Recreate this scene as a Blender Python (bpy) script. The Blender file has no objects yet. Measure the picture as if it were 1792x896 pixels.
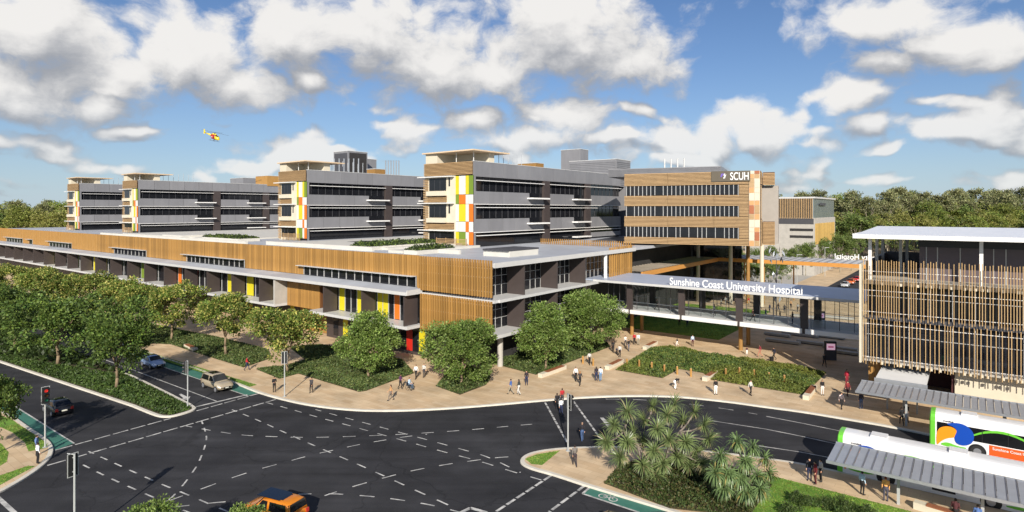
import bpy, bmesh, math, random
import numpy as np
from mathutils import Vector, Matrix
from mathutils.geometry import tessellate_polygon, delaunay_2d_cdt
rnd = random.Random(7)
nrg = np.random.default_rng(11)
R = math.radians
scene = bpy.context.scene
col = scene.collection

# ------------------------------------------------------------------ camera
FPX, HZ, CAMH = 1054.0, 367.0, 21.0          # focal length in px of a 1792 wide frame, horizon row, eye height
cam_d = bpy.data.cameras.new('camera'); cam = bpy.data.objects.new('camera', cam_d); col.objects.link(cam)
cam.location = (0, 0, CAMH); cam.rotation_euler = (R(90), 0, 0)
cam_d.sensor_width = 36; cam_d.lens = 36 * FPX / 1792; cam_d.shift_y = -(448 - HZ) / 1792
cam_d.clip_start = 0.5; cam_d.clip_end = 6000
scene.camera = cam
SUN_EL = 27.0
# ------------------------------------------------------------------ world: blue sky with cumulus
world = bpy.data.worlds.new('World'); scene.world = world; world.use_nodes = True

def NN(nt, typ, **kw):
    n = nt.nodes.new(typ)
    for k, v in kw.items(): setattr(n, k, v)
    return n
def lk(nt, a, b): nt.links.new(a, b)
def math_n(nt, op, a, b=None, c=None, clamp=False):
    n = NN(nt, 'ShaderNodeMath', operation=op); n.use_clamp = clamp
    for i, v in enumerate((a, b, c)):
        if v is None: continue
        if hasattr(v, 'is_linked') or hasattr(v, 'links'): lk(nt, v, n.inputs[i])
        else: n.inputs[i].default_value = v
    return n.outputs[0]

# clouds as soft ellipses in azimuth / elevation: (px, py, rx, ry) in the photograph's rows, turned to angles here
CLOUDS = [(60, 40, 170, 120), (40, 150, 190, 70), (200, 120, 130, 70), (340, 95, 150, 85), (420, 150, 110, 45), (190, 185, 50, 34), (520, 60, 110, 95), (640, 55, 190, 85),
          (760, 110, 160, 80), (860, 130, 110, 60), (1000, 60, 180, 95), (1090, 110, 120, 55), (960, 25, 120, 60), (990, 205, 100, 36), (920, 245, 130, 24), (830, 215, 60, 26),
          (1190, 250, 120, 38), (1280, 215, 85, 30), (1330, 240, 75, 30), (1560, 30, 165, 50), (1690, 70, 170, 55), (1560, 115, 85, 32), (1490, 170, 52, 32), (1530, 222, 60, 20),
          (1655, 235, 55, 26), (1740, 200, 70, 50), (545, 150, 34, 20)]
grp = bpy.data.node_groups.new('cloud_density', 'ShaderNodeTree')
grp.interface.new_socket('Vector', in_out='INPUT', socket_type='NodeSocketVector')
grp.interface.new_socket('Density', in_out='OUTPUT', socket_type='NodeSocketFloat'); grp.interface.new_socket('Bulk', in_out='OUTPUT', socket_type='NodeSocketFloat')
gi = NN(grp, 'NodeGroupInput'); go = NN(grp, 'NodeGroupOutput')
n1 = NN(grp, 'ShaderNodeTexNoise'); n1.inputs['Scale'].default_value = 7.0; n1.inputs['Detail'].default_value = 4
n1.inputs['Roughness'].default_value = .55
lk(grp, gi.outputs[0], n1.inputs['Vector'])
sub = NN(grp, 'ShaderNodeVectorMath', operation='SUBTRACT'); lk(grp, n1.outputs['Color'], sub.inputs[0]); sub.inputs[1].default_value = (.5, .5, .5)
scl = NN(grp, 'ShaderNodeVectorMath', operation='MULTIPLY'); lk(grp, sub.outputs[0], scl.inputs[0]); scl.inputs[1].default_value = (.10, .065, 0)
add = NN(grp, 'ShaderNodeVectorMath', operation='ADD'); lk(grp, gi.outputs[0], add.inputs[0]); lk(grp, scl.outputs[0], add.inputs[1])
acc = None
for (px, py, rx, ry) in CLOUDS:
    az = math.atan((px - 896) / FPX); el = math.atan((HZ - py) / math.hypot(FPX, px - 896))
    k = math.cos(az)
    s_ = NN(grp, 'ShaderNodeVectorMath', operation='SUBTRACT'); lk(grp, add.outputs[0], s_.inputs[0]); s_.inputs[1].default_value = (az, el, 0)
    m_ = NN(grp, 'ShaderNodeVectorMath', operation='MULTIPLY'); lk(grp, s_.outputs[0], m_.inputs[0])
    m_.inputs[1].default_value = (FPX / (rx * k * k), FPX / (ry * k), 0)
    l_ = NN(grp, 'ShaderNodeVectorMath', operation='LENGTH'); lk(grp, m_.outputs[0], l_.inputs[0])
    v_ = math_n(grp, 'SUBTRACT', 1.18 if rx < 80 else 1.12, l_.outputs['Value'])
    acc = v_ if acc is None else math_n(grp, 'SMOOTH_MAX', acc, v_, 0.25)
# the rest of the sky goes on with clouds of the same kind
n7 = NN(grp, 'ShaderNodeTexNoise'); n7.inputs['Scale'].default_value = 7.5; n7.inputs['Detail'].default_value = 2
mp7 = NN(grp, 'ShaderNodeVectorMath', operation='MULTIPLY'); lk(grp, add.outputs[0], mp7.inputs[0]); mp7.inputs[1].default_value = (1, 2.6, 1); lk(grp, mp7.outputs[0], n7.inputs['Vector'])
sx0 = NN(grp, 'ShaderNodeSeparateXYZ'); lk(grp, gi.outputs[0], sx0.inputs[0])
low = math_n(grp, 'ABSOLUTE', math_n(grp, 'DIVIDE', math_n(grp, 'SUBTRACT', sx0.outputs[1], .095), .085))
lowc = math_n(grp, 'SUBTRACT', math_n(grp, 'MULTIPLY', math_n(grp, 'SUBTRACT', n7.outputs['Fac'], .50), 7.0), math_n(grp, 'MULTIPLY', math_n(grp, 'POWER', low, 3.0), .9))
acc = math_n(grp, 'SMOOTH_MAX', acc, lowc, 0.25)
n2 = NN(grp, 'ShaderNodeTexNoise'); n2.inputs['Scale'].default_value = 2.6; n2.inputs['Detail'].default_value = 3
mp = NN(grp, 'ShaderNodeVectorMath', operation='MULTIPLY'); lk(grp, add.outputs[0], mp.inputs[0]); mp.inputs[1].default_value = (1, 2.2, 1)
lk(grp, mp.outputs[0], n2.inputs['Vector'])
gen = math_n(grp, 'MULTIPLY', math_n(grp, 'SUBTRACT', n2.outputs['Fac'], .53), 5.0)
sx = NN(grp, 'ShaderNodeSeparateXYZ'); lk(grp, gi.outputs[0], sx.inputs[0])
outx = math_n(grp, 'SUBTRACT', math_n(grp, 'ABSOLUTE', sx.outputs[0]), .74)
outy = math_n(grp, 'SUBTRACT', sx.outputs[1], .40)
outm = math_n(grp, 'MULTIPLY', math_n(grp, 'MAXIMUM', outx, outy), 8.0, clamp=True)
mixd = math_n(grp, 'ADD', math_n(grp, 'MULTIPLY', gen, outm), math_n(grp, 'MULTIPLY', acc, math_n(grp, 'SUBTRACT', 1.0, outm)))
n3 = NN(grp, 'ShaderNodeTexNoise'); n3.inputs['Scale'].default_value = 13; n3.inputs['Detail'].default_value = 8; n3.inputs['Roughness'].default_value = .62
mp3 = NN(grp, 'ShaderNodeVectorMath', operation='MULTIPLY'); lk(grp, add.outputs[0], mp3.inputs[0]); mp3.inputs[1].default_value = (1, 1.35, 1)
lk(grp, mp3.outputs[0], n3.inputs['Vector'])
n4 = NN(grp, 'ShaderNodeTexVoronoi', feature='SMOOTH_F1'); n4.inputs['Scale'].default_value = 24; n4.inputs['Smoothness'].default_value = .6
lk(grp, add.outputs[0], n4.inputs['Vector'])
det = math_n(grp, 'SUBTRACT', math_n(grp, 'MULTIPLY', math_n(grp, 'SUBTRACT', n3.outputs['Fac'], .5), 2.3), math_n(grp, 'MULTIPLY', math_n(grp, 'SUBTRACT', n4.outputs['Distance'], .45), .75))
lk(grp, math_n(grp, 'ADD', mixd, det), go.inputs[0]); lk(grp, math_n(grp, 'MULTIPLY_ADD', det, .45, mixd), go.inputs[1])

nt = world.node_tree; nt.nodes.clear()
tc = NN(nt, 'ShaderNodeTexCoord'); nrm = NN(nt, 'ShaderNodeVectorMath', operation='NORMALIZE'); lk(nt, tc.outputs['Generated'], nrm.inputs[0])
sp = NN(nt, 'ShaderNodeSeparateXYZ'); lk(nt, nrm.outputs[0], sp.inputs[0])
az_ = math_n(nt, 'ARCTAN2', sp.outputs[0], sp.outputs[1]); el_ = math_n(nt, 'ARCSINE', sp.outputs[2])
cv = NN(nt, 'ShaderNodeCombineXYZ'); lk(nt, az_, cv.inputs[0]); lk(nt, el_, cv.inputs[1])
cv2 = NN(nt, 'ShaderNodeVectorMath', operation='ADD'); lk(nt, cv.outputs[0], cv2.inputs[0]); cv2.inputs[1].default_value = (-.008, .017, 0)
cv3 = NN(nt, 'ShaderNodeVectorMath', operation='ADD'); lk(nt, cv.outputs[0], cv3.inputs[0]); cv3.inputs[1].default_value = (-.015, .060, 0)
g0 = NN(nt, 'ShaderNodeGroup'); g0.node_tree = grp; lk(nt, cv.outputs[0], g0.inputs[0])
g1 = NN(nt, 'ShaderNodeGroup'); g1.node_tree = grp; lk(nt, cv2.outputs[0], g1.inputs[0])
g2 = NN(nt, 'ShaderNodeGroup'); g2.node_tree = grp; lk(nt, cv3.outputs[0], g2.inputs[0])
cover = NN(nt, 'ShaderNodeMapRange', interpolation_type='SMOOTHSTEP'); lk(nt, g0.outputs[0], cover.inputs['Value'])
cover.inputs['From Min'].default_value = -.18; cover.inputs['From Max'].default_value = .58
lit = math_n(nt, 'ADD', math_n(nt, 'MULTIPLY', math_n(nt, 'SUBTRACT', g0.outputs[0], g1.outputs[0]), .45), math_n(nt, 'MULTIPLY', math_n(nt, 'SUBTRACT', g0.outputs[1], g2.outputs[1]), 1.0))
lite = NN(nt, 'ShaderNodeMapRange', interpolation_type='SMOOTHSTEP'); lk(nt, lit, lite.inputs['Value'])
lite.inputs['From Min'].default_value = -.75; lite.inputs['From Max'].default_value = .80
sky = NN(nt, 'ShaderNodeTexSky', sky_type='NISHITA'); sky.sun_disc = False; sky.sun_elevation = R(SUN_EL); sky.sun_rotation = R(180)
sky.altitude = 50; sky.air_density = 1.0; sky.dust_density = .1; sky.ozone_density = 3.0
ccol = NN(nt, 'ShaderNodeMix', data_type='RGBA'); lk(nt, lite.outputs[0], ccol.inputs['Factor'])
CW = 11.6
ccol.inputs['A'].default_value = (.40 * CW, .415 * CW, .45 * CW, 1); ccol.inputs['B'].default_value = (1.0 * CW, .975 * CW, .94 * CW, 1)
cmix = NN(nt, 'ShaderNodeMix', data_type='RGBA'); lk(nt, math_n(nt, 'MULTIPLY', cover.outputs[0], math_n(nt, 'MULTIPLY_ADD', math_n(nt, 'DIVIDE', el_, .16, clamp=True), .26, .70)), cmix.inputs['Factor'])
tint = NN(nt, 'ShaderNodeVectorMath', operation='MULTIPLY'); lk(nt, sky.outputs[0], tint.inputs[0]); tint.inputs[1].default_value = (.80, .97, 1.22)
haz = NN(nt, 'ShaderNodeMix', data_type='RGBA'); lk(nt, tint.outputs[0], haz.inputs['A']); haz.inputs['B'].default_value = (6.3, 7.7, 9.0, 1)
lk(nt, math_n(nt, 'MULTIPLY', math_n(nt, 'POWER', 2.718, math_n(nt, 'MULTIPLY', math_n(nt, 'ABSOLUTE', el_), -9.0)), .85), haz.inputs['Factor'])
lk(nt, haz.outputs['Result'], cmix.inputs['A']); lk(nt, ccol.outputs['Result'], cmix.inputs['B'])
bg = NN(nt, 'ShaderNodeBackground'); bg.inputs['Strength'].default_value = .062; lk(nt, cmix.outputs['Result'], bg.inputs['Color'])
wo = NN(nt, 'ShaderNodeOutputWorld'); lk(nt, bg.outputs[0], wo.inputs['Surface'])
world.cycles.sampling_method = 'MANUAL'; world.cycles.sample_map_resolution = 512
# ------------------------------------------------------------------ sun: behind the camera, low
sd = bpy.data.lights.new('sun', 'SUN'); so = bpy.data.objects.new('sun', sd); col.objects.link(so)
sd.energy = 5.0; sd.angle = R(.55); sd.color = (1.0, .925, .82)
so.rotation_euler = (R(90 - SUN_EL), 0, R(0)); so.location = (0, -60, 90)
vs = scene.view_settings; vs.view_transform = 'Standard'; vs.look = 'None'; vs.gamma = 1; vs.use_curve_mapping = False
vs.exposure = .34
scene.cycles.max_bounces = 6; scene.cycles.transparent_max_bounces = 16; scene.cycles.use_denoising = True

# ------------------------------------------------------------------ helpers
def G(px, py, z=0.0):
    """a point seen in the photograph's row/column, at height z: its place on the ground plan"""
    Y = (CAMH - z) * FPX / (py - HZ)
    return Vector(((px - 896) / FPX * Y, Y, z))
UX, UY = .795 / math.hypot(.795, .607), -.607 / math.hypot(.795, .607)
CX, CY = -2.4, 77.0                       # corner of the hospital's podium: origin of the site grid
ROT = math.atan2(UY, UX)
def W(a, w, z=0.0): return Vector((CX + a * UX - w * UY, CY + a * UY + w * UX, z))

def srgb(r, g, b):
    f = lambda c: (c / 255 / 12.92) if c / 255 <= .04045 else ((c / 255 + .055) / 1.055) ** 2.4
    return (f(r), f(g), f(b))
MATS = {}
def mat(name, c, rough=.6, var=.12, scale=3.0, metal=0.0, rand=0.0, bump=0.0, bscale=None, spec=.5, attr=None, trans=0.0, stretch=(1, 1, 1), coat=0.0, emit=0.0, c2=None):
    if name in MATS: return MATS[name]
    m = bpy.data.materials.new(name); m.use_nodes = True; t = m.node_tree
    b = t.nodes['Principled BSDF']
    b.inputs['Roughness'].default_value = rough; b.inputs['Metallic'].default_value = metal
    b.inputs['Specular IOR Level'].default_value = spec
    if coat: b.inputs['Coat Weight'].default_value = coat; b.inputs['Coat Roughness'].default_value = .05
    tc = NN(t, 'ShaderNodeTexCoord'); mp = NN(t, 'ShaderNodeMapping'); lk(t, tc.outputs['Object'], mp.inputs[0]); mp.inputs['Scale'].default_value = stretch
    n = NN(t, 'ShaderNodeTexNoise'); n.inputs['Scale'].default_value = scale; n.inputs['Detail'].default_value = 5; n.inputs['Roughness'].default_value = .6
    lk(t, mp.outputs[0], n.inputs['Vector'])
    mr = NN(t, 'ShaderNodeMapRange'); lk(t, n.outputs['Fac'], mr.inputs[0])
    mr.inputs[1].default_value = .25; mr.inputs[2].default_value = .75; mr.inputs[3].default_value = 1 - var; mr.inputs[4].default_value = 1 + var
    val = mr.outputs[0]
    if rand:
        oi = NN(t, 'ShaderNodeObjectInfo')
        r_ = math_n(t, 'MULTIPLY_ADD', oi.outputs['Random'], 2 * rand, 1 - rand)
        val = math_n(t, 'MULTIPLY', val, r_)
    if attr:
        at = NN(t, 'ShaderNodeAttribute', attribute_name=attr); base = at.outputs['Color']
    elif c2:
        n5 = NN(t, 'ShaderNodeTexNoise'); n5.inputs['Scale'].default_value = scale * .35; n5.inputs['Detail'].default_value = 4; lk(t, mp.outputs[0], n5.inputs['Vector'])
        r5 = NN(t, 'ShaderNodeMapRange'); lk(t, n5.outputs['Fac'], r5.inputs[0]); r5.inputs[1].default_value = .38; r5.inputs[2].default_value = .62
        x5 = NN(t, 'ShaderNodeMix', data_type='RGBA'); lk(t, r5.outputs[0], x5.inputs['Factor']); x5.inputs['A'].default_value = (*c, 1); x5.inputs['B'].default_value = (*c2, 1)
        base = x5.outputs['Result']
    else:
        rg = NN(t, 'ShaderNodeRGB'); rg.outputs[0].default_value = (*c, 1); base = rg.outputs[0]
    vm = NN(t, 'ShaderNodeVectorMath', operation='SCALE'); lk(t, base, vm.inputs[0]); lk(t, val, vm.inputs['Scale'])
    lk(t, vm.outputs[0], b.inputs['Base Color'])
    if bump:
        n6 = NN(t, 'ShaderNodeTexNoise'); n6.inputs['Scale'].default_value = bscale or scale * 6; n6.inputs['Detail'].default_value = 4; lk(t, mp.outputs[0], n6.inputs['Vector'])
        bp = NN(t, 'ShaderNodeBump'); bp.inputs['Strength'].default_value = bump; bp.inputs['Distance'].default_value = .05
        lk(t, n6.outputs['Fac'], bp.inputs['Height']); lk(t, bp.outputs[0], b.inputs['Normal'])
    if emit:
        lk(t, vm.outputs[0], b.inputs['Emission Color']); b.inputs['Emission Strength'].default_value = emit
    if trans:
        td = NN(t, 'ShaderNodeBsdfTranslucent'); lk(t, vm.outputs[0], td.inputs[0])
        ms = NN(t, 'ShaderNodeMixShader'); ms.inputs[0].default_value = trans
        lk(t, b.outputs[0], ms.inputs[1]); lk(t, td.outputs[0], ms.inputs[2]); lk(t, ms.outputs[0], t.nodes['Material Output'].inputs[0])
    MATS[name] = m
    return m
def clear_glass(name, tint, refl=.10):
    m = bpy.data.materials.new(name); m.use_nodes = True; t = m.node_tree; t.nodes.clear()
    tr = NN(t, 'ShaderNodeBsdfTransparent'); tr.inputs[0].default_value = (*tint, 1)
    gl = NN(t, 'ShaderNodeBsdfGlossy'); gl.inputs['Roughness'].default_value = .03
    fr = NN(t, 'ShaderNodeLayerWeight'); fr.inputs[0].default_value = .25
    ms = NN(t, 'ShaderNodeMixShader'); lk(t, math_n(t, 'MULTIPLY_ADD', fr.outputs['Fresnel'], .3, refl * .1), ms.inputs[0])
    lk(t, tr.outputs[0], ms.inputs[1]); lk(t, gl.outputs[0], ms.inputs[2])
    o = NN(t, 'ShaderNodeOutputMaterial'); lk(t, ms.outputs[0], o.inputs[0]); MATS[name] = m
    return m

def earclip(poly):
    """triangles of a simple plan polygon (constrained Delaunay)"""
    r = delaunay_2d_cdt([Vector((p[0], p[1])) for p in poly], [], [list(range(len(poly)))], 1, 1e-6)
    return [tuple(r[3][i][0] for i in t) for t in r[2] if all(r[3][i] for i in t)]
class MB:
    """collects faces; build() makes ONE mesh object"""
    def __init__(s): s.v = []; s.f = []; s.m = []
    def add(s, vs, fs, mi=0):
        o = len(s.v); s.v += [tuple(p) for p in vs]; s.f += [tuple(i + o for i in f) for f in fs]; s.m += [mi] * len(fs); return s
    def box(s, x0, x1, y0, y1, z0, z1, mi=0):
        if x0 > x1: x0, x1 = x1, x0
        if y0 > y1: y0, y1 = y1, y0
        if z0 > z1: z0, z1 = z1, z0
        return s.add([(x0, y0, z0), (x1, y0, z0), (x1, y1, z0), (x0, y1, z0), (x0, y0, z1), (x1, y0, z1), (x1, y1, z1), (x0, y1, z1)],
                     [(3, 2, 1, 0), (4, 5, 6, 7), (0, 1, 5, 4), (1, 2, 6, 5), (2, 3, 7, 6), (3, 0, 4, 7)], mi)
    def prism(s, poly, z0, z1, mi=0):
        """vertical prism over a plan polygon (x, y)"""
        n = len(poly); ar = sum(poly[i][0] * poly[(i + 1) % n][1] - poly[(i + 1) % n][0] * poly[i][1] for i in range(n))
        if ar < 0: poly = poly[::-1]
        tris = earclip(poly)
        fs = []
        for t in tris:
            a, b, c = (Vector((poly[i][0], poly[i][1], 0)) for i in t)
            if (b - a).cross(c - a).z < 0: t = t[::-1]
            fs.append(tuple(i + n for i in t)); fs.append(tuple(reversed(t)))
        for i in range(n):
            j = (i + 1) % n; fs.append((i, j, j + n, i + n))
        return s.add([(p[0], p[1], z0) for p in poly] + [(p[0], p[1], z1) for p in poly], fs, mi)
    def sheet(s, poly, z, mi=0):
        n = len(poly)
        tris = earclip(poly); fs = []
        for t in tris:
            a, b, c = (Vector((poly[i][0], poly[i][1], 0)) for i in t)
            fs.append(t[::-1] if (b - a).cross(c - a).z < 0 else tuple(t))
        return s.add([(p[0], p[1], z) for p in poly], fs, mi)
    def tube(s, p0, p1, r0, r1=None, n=8, mi=0, cap=True):
        r1 = r0 if r1 is None else r1
        p0, p1 = Vector(p0), Vector(p1); d = (p1 - p0).normalized()
        e = d.orthogonal().normalized(); g = d.cross(e)
        vs = []
        for p, r in ((p0, r0), (p1, r1)):
            vs += [p + (e * math.cos(2 * math.pi * k / n) + g * math.sin(2 * math.pi * k / n)) * r for k in range(n)]
        fs = [(k, (k + 1) % n, n + (k + 1) % n, n + k) for k in range(n)]
        if cap: fs += [tuple(range(n))[::-1], tuple(range(n, 2 * n))]
        return s.add(vs, fs, mi)
    def loft(s, rings, mi=0, cap=True, closed=True):
        n = len(rings[0]); vs = [p for r in rings for p in r]; fs = []
        for i in range(len(rings) - 1):
            for k in range(n if closed else n - 1):
                k2 = (k + 1) % n; fs.append((i * n + k, i * n + k2, (i + 1) * n + k2, (i + 1) * n + k))
        if cap: fs += [tuple(range(n))[::-1], tuple(range((len(rings) - 1) * n, len(rings) * n))]
        return s.add(vs, fs, mi)
    def ball(s, c, r, mi=0, seg=10, rings=6):
        c = Vector(c); r = Vector(r) if hasattr(r, '__len__') else Vector((r, r, r)); rr = []
        for i in range(rings + 1):
            th = math.pi * (i + .02) / (rings + .04); rr.append([c + Vector((r.x * math.sin(th) * math.cos(2 * math.pi * k / seg), r.y * math.sin(th) * math.sin(2 * math.pi * k / seg), r.z * math.cos(th))) for k in range(seg)])
        return s.loft(rr[::-1], mi)
    def mesh(s, name, mats, smooth=False):
        me = bpy.data.meshes.new(name); me.from_pydata(s.v, [], s.f)
        mats = mats if isinstance(mats, (list, tuple)) else [mats]
        for m in mats: me.materials.append(m)
        if len(mats) > 1: me.polygons.foreach_set('material_index', s.m)
        if smooth: me.polygons.foreach_set('use_smooth', [True] * len(s.f))
        me.update(); return me
    def build(s, name, mats, parent=None, loc=(0, 0, 0), rz=0, smooth=False, off=None):
        if off is not None: s.v = [(p[0] - off[0], p[1] - off[1], p[2] - off[2]) for p in s.v]
        return link(name, s.mesh(name, mats, smooth), parent, loc, rz)
def link(name, me, parent=None, loc=(0, 0, 0), rz=0):
    o = bpy.data.objects.new(name, me); col.objects.link(o); o.location = loc
    if rz: o.rotation_euler.z = rz
    if parent: o.parent = parent
    return o
def tag(o, label=None, cat=None, group=None, kind=None):
    for k, v in (('label', label), ('category', cat), ('group', group), ('kind', kind)):
        if v: o[k] = v
    return o
def empty(name, loc=(0, 0, 0), rz=0, label=None, cat=None, group=None):
    o = bpy.data.objects.new(name, None); col.objects.link(o); o.location = loc; o.rotation_euler.z = rz; o.empty_display_size = .3
    return tag(o, label, cat, group)
KIDS = {}
def copy_tree(o, parent=None):
    c = o.copy(); col.objects.link(c); c.parent = parent
    for ch in o.children: copy_tree(ch, c)
    return c
class Bld:
    """a building on the site grid: an Empty at (a0, w0); parts are given in grid metres (a, w, z)"""
    def __init__(s, name, label, cat, a0, w0, z0=0, group=None):
        s.off = (a0, w0, z0); s.root = empty(name, W(a0, w0, z0), ROT, label, cat, group)
    def box(s, name, a0, a1, w0, w1, z0, z1, m, parent=None):
        return MB().box(a0, a1, w0, w1, z0, z1).build(name, m, parent or s.root, off=s.off)
    def put(s, name, mb, m, parent=None, smooth=False): return mb.build(name, m, parent or s.root, off=s.off, smooth=smooth)
    def inst(s, name, me, a, w, z, parent=None): return link(name, me, parent or s.root, (a - s.off[0], w - s.off[1], z - s.off[2]))
def boxmesh(name, dx, dy, dz, m):
    return MB().box(-dx / 2, dx / 2, -dy / 2, dy / 2, 0, dz).mesh(name, m)

# ------------------------------------------------------------------ materials
TIMBER = mat('timber', srgb(161, 121, 64), .55, .20, 2.2, rand=.20, stretch=(3, 3, .35), bump=.1)
TIMBER_B = mat('timber_backing', srgb(104, 66, 34), .7, .25, 2.0, stretch=(3, 3, .3))
LOUVRE = mat('louvre_timber', srgb(172, 142, 102), .6, .2, 1.6, rand=.08, stretch=(.5, .5, 4))
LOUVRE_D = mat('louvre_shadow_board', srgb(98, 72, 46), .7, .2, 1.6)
SLAT = mat('blonde_slat', srgb(182, 150, 104), .55, .15, 2.0, rand=.10, stretch=(3, 3, .4))
WHITE = mat('white_paint', (.78, .77, .74), .5, .05, 1.2)
CREAM = mat('cream_render', srgb(206, 197, 176), .7, .06, 1.0)
FASCIA = mat('pale_metal_fascia', srgb(196, 196, 194), .45, .05, 1.0)
ROOFGREY = mat('roof_grey', srgb(178, 182, 188), .55, .10, .35, c2=srgb(165, 168, 174))
ROOFWHITE = mat('roof_white', srgb(200, 197, 188), .7, .08, .5)
GREY = mat('grey_cladding', srgb(128, 128, 131), .42, .10, .5, rand=.06, stretch=(1, 1, .35))
GREY_D = mat('dark_grey_metal', srgb(72, 72, 76), .5, .1, 1.5)
CONC = mat('concrete', srgb(172, 168, 160), .8, .12, .8, bump=.1)
DARK = mat('dark_brown_panel', srgb(68, 60, 58), .5, .12, 1.0, rand=.05)
BLACKG = mat('dark_window_glass', (.012, .013, .016), .06, .3, .6, spec=.5)
INNER = mat('dark_interior', (.03, .028, .027), .9, .3, .8)
MULL = mat('mullion', srgb(176, 176, 174), .4, .05, 1)
YEL = mat('panel_yellow', srgb(204, 192, 40), .4, .04, 1); GRN = mat('panel_green', srgb(112, 136, 46), .4, .04, 1)
ORA = mat('panel_orange', srgb(214, 112, 34), .4, .04, 1); RED = mat('panel_red', srgb(190, 40, 28), .4, .04, 1); PWH = mat('panel_white', srgb(212, 210, 204), .4, .03, 1)
CLEAR = clear_glass('clear_glass', (.93, .95, .95), .10)
STEEL = mat('galvanised_steel', srgb(170, 174, 178), .42, .1, 3, metal=.6)
POLE = mat('pole_paint', srgb(168, 170, 168), .45, .08, 2)
BLACK = mat('black_plastic', (.015, .015, .016), .4, .1, 2)
RUBBER = mat('tyre_rubber', (.02, .02, .02), .85, .1, 3)
# ================================================================== the setting
def P2(px, py, z=0.0): p = G(px, py, z); return (p.x, p.y)
def along(p, q, t): return (p[0] + (q[0] - p[0]) * t, p[1] + (q[1] - p[1]) * t)

ASPH = mat('asphalt', (.036, .036, .039), .85, .30, .30, bump=.35, bscale=9, c2=(.024, .024, .027), spec=.3)
def wear_asphalt(m):
    """long worn wheel tracks along the street, patched tone and fine cracks"""
    t = m.node_tree; b = t.nodes['Principled BSDF']; src = b.inputs['Base Color'].links[0].from_socket
    tcn = NN(t, 'ShaderNodeTexCoord'); val = None
    for rot, sc_ in ((-ROT, (.035, .75, 1)), (-ROT + .55, (.05, .55, 1))):
        mp = NN(t, 'ShaderNodeMapping'); lk(t, tcn.outputs['Object'], mp.inputs[0]); mp.inputs['Rotation'].default_value = (0, 0, rot); mp.inputs['Scale'].default_value = sc_
        n = NN(t, 'ShaderNodeTexNoise'); n.inputs['Scale'].default_value = 1; n.inputs['Detail'].default_value = 3; lk(t, mp.outputs[0], n.inputs['Vector'])
        r = NN(t, 'ShaderNodeMapRange'); lk(t, n.outputs['Fac'], r.inputs[0]); r.inputs[1].default_value = .35; r.inputs[2].default_value = .65; r.inputs[3].default_value = .86; r.inputs[4].default_value = 1.16
        val = r.outputs[0] if val is None else math_n(t, 'MULTIPLY', val, r.outputs[0])
    vo = NN(t, 'ShaderNodeTexVoronoi', feature='DISTANCE_TO_EDGE'); vo.inputs['Scale'].default_value = .11; lk(t, tcn.outputs['Object'], vo.inputs['Vector'])
    wn = NN(t, 'ShaderNodeTexNoise'); wn.inputs['Scale'].default_value = .6; wn.inputs['Detail'].default_value = 4; lk(t, tcn.outputs['Object'], wn.inputs['Vector'])
    va = NN(t, 'ShaderNodeVectorMath', operation='MULTIPLY_ADD'); lk(t, wn.outputs['Color'], va.inputs[0]); va.inputs[1].default_value = (2.4, 2.4, 0); lk(t, tcn.outputs['Object'], va.inputs[2]); lk(t, va.outputs[0], vo.inputs['Vector'])
    cr = NN(t, 'ShaderNodeMapRange'); lk(t, vo.outputs['Distance'], cr.inputs[0]); cr.inputs[1].default_value = .002; cr.inputs[2].default_value = .009; cr.inputs[3].default_value = .72; cr.inputs[4].default_value = 1
    v = NN(t, 'ShaderNodeVectorMath', operation='SCALE'); lk(t, src, v.inputs[0]); lk(t, math_n(t, 'MULTIPLY', val, cr.outputs[0]), v.inputs['Scale']); lk(t, v.outputs[0], b.inputs['Base Color'])
wear_asphalt(ASPH)
LINE = mat('road_paint', srgb(204, 202, 196), .7, .22, 3.4, c2=srgb(150, 149, 146))
GREENP = mat('green_lane_paint', srgb(62, 116, 100), .7, .18, 1.2)
KERB = mat('kerb_concrete', srgb(206, 200, 186), .8, .12, .9, bump=.1)
GRASS = mat('lawn_grass', srgb(112, 150, 48), .9, .30, 1.6, bump=.6, bscale=14, c2=srgb(88, 128, 38))
SOIL = mat('bed_soil', srgb(70, 62, 40), .95, .3, 2.0, bump=.5)
EARTH = mat('ground_grass', srgb(92, 108, 48), .95, .3, .08, c2=srgb(84, 84, 48))
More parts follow.
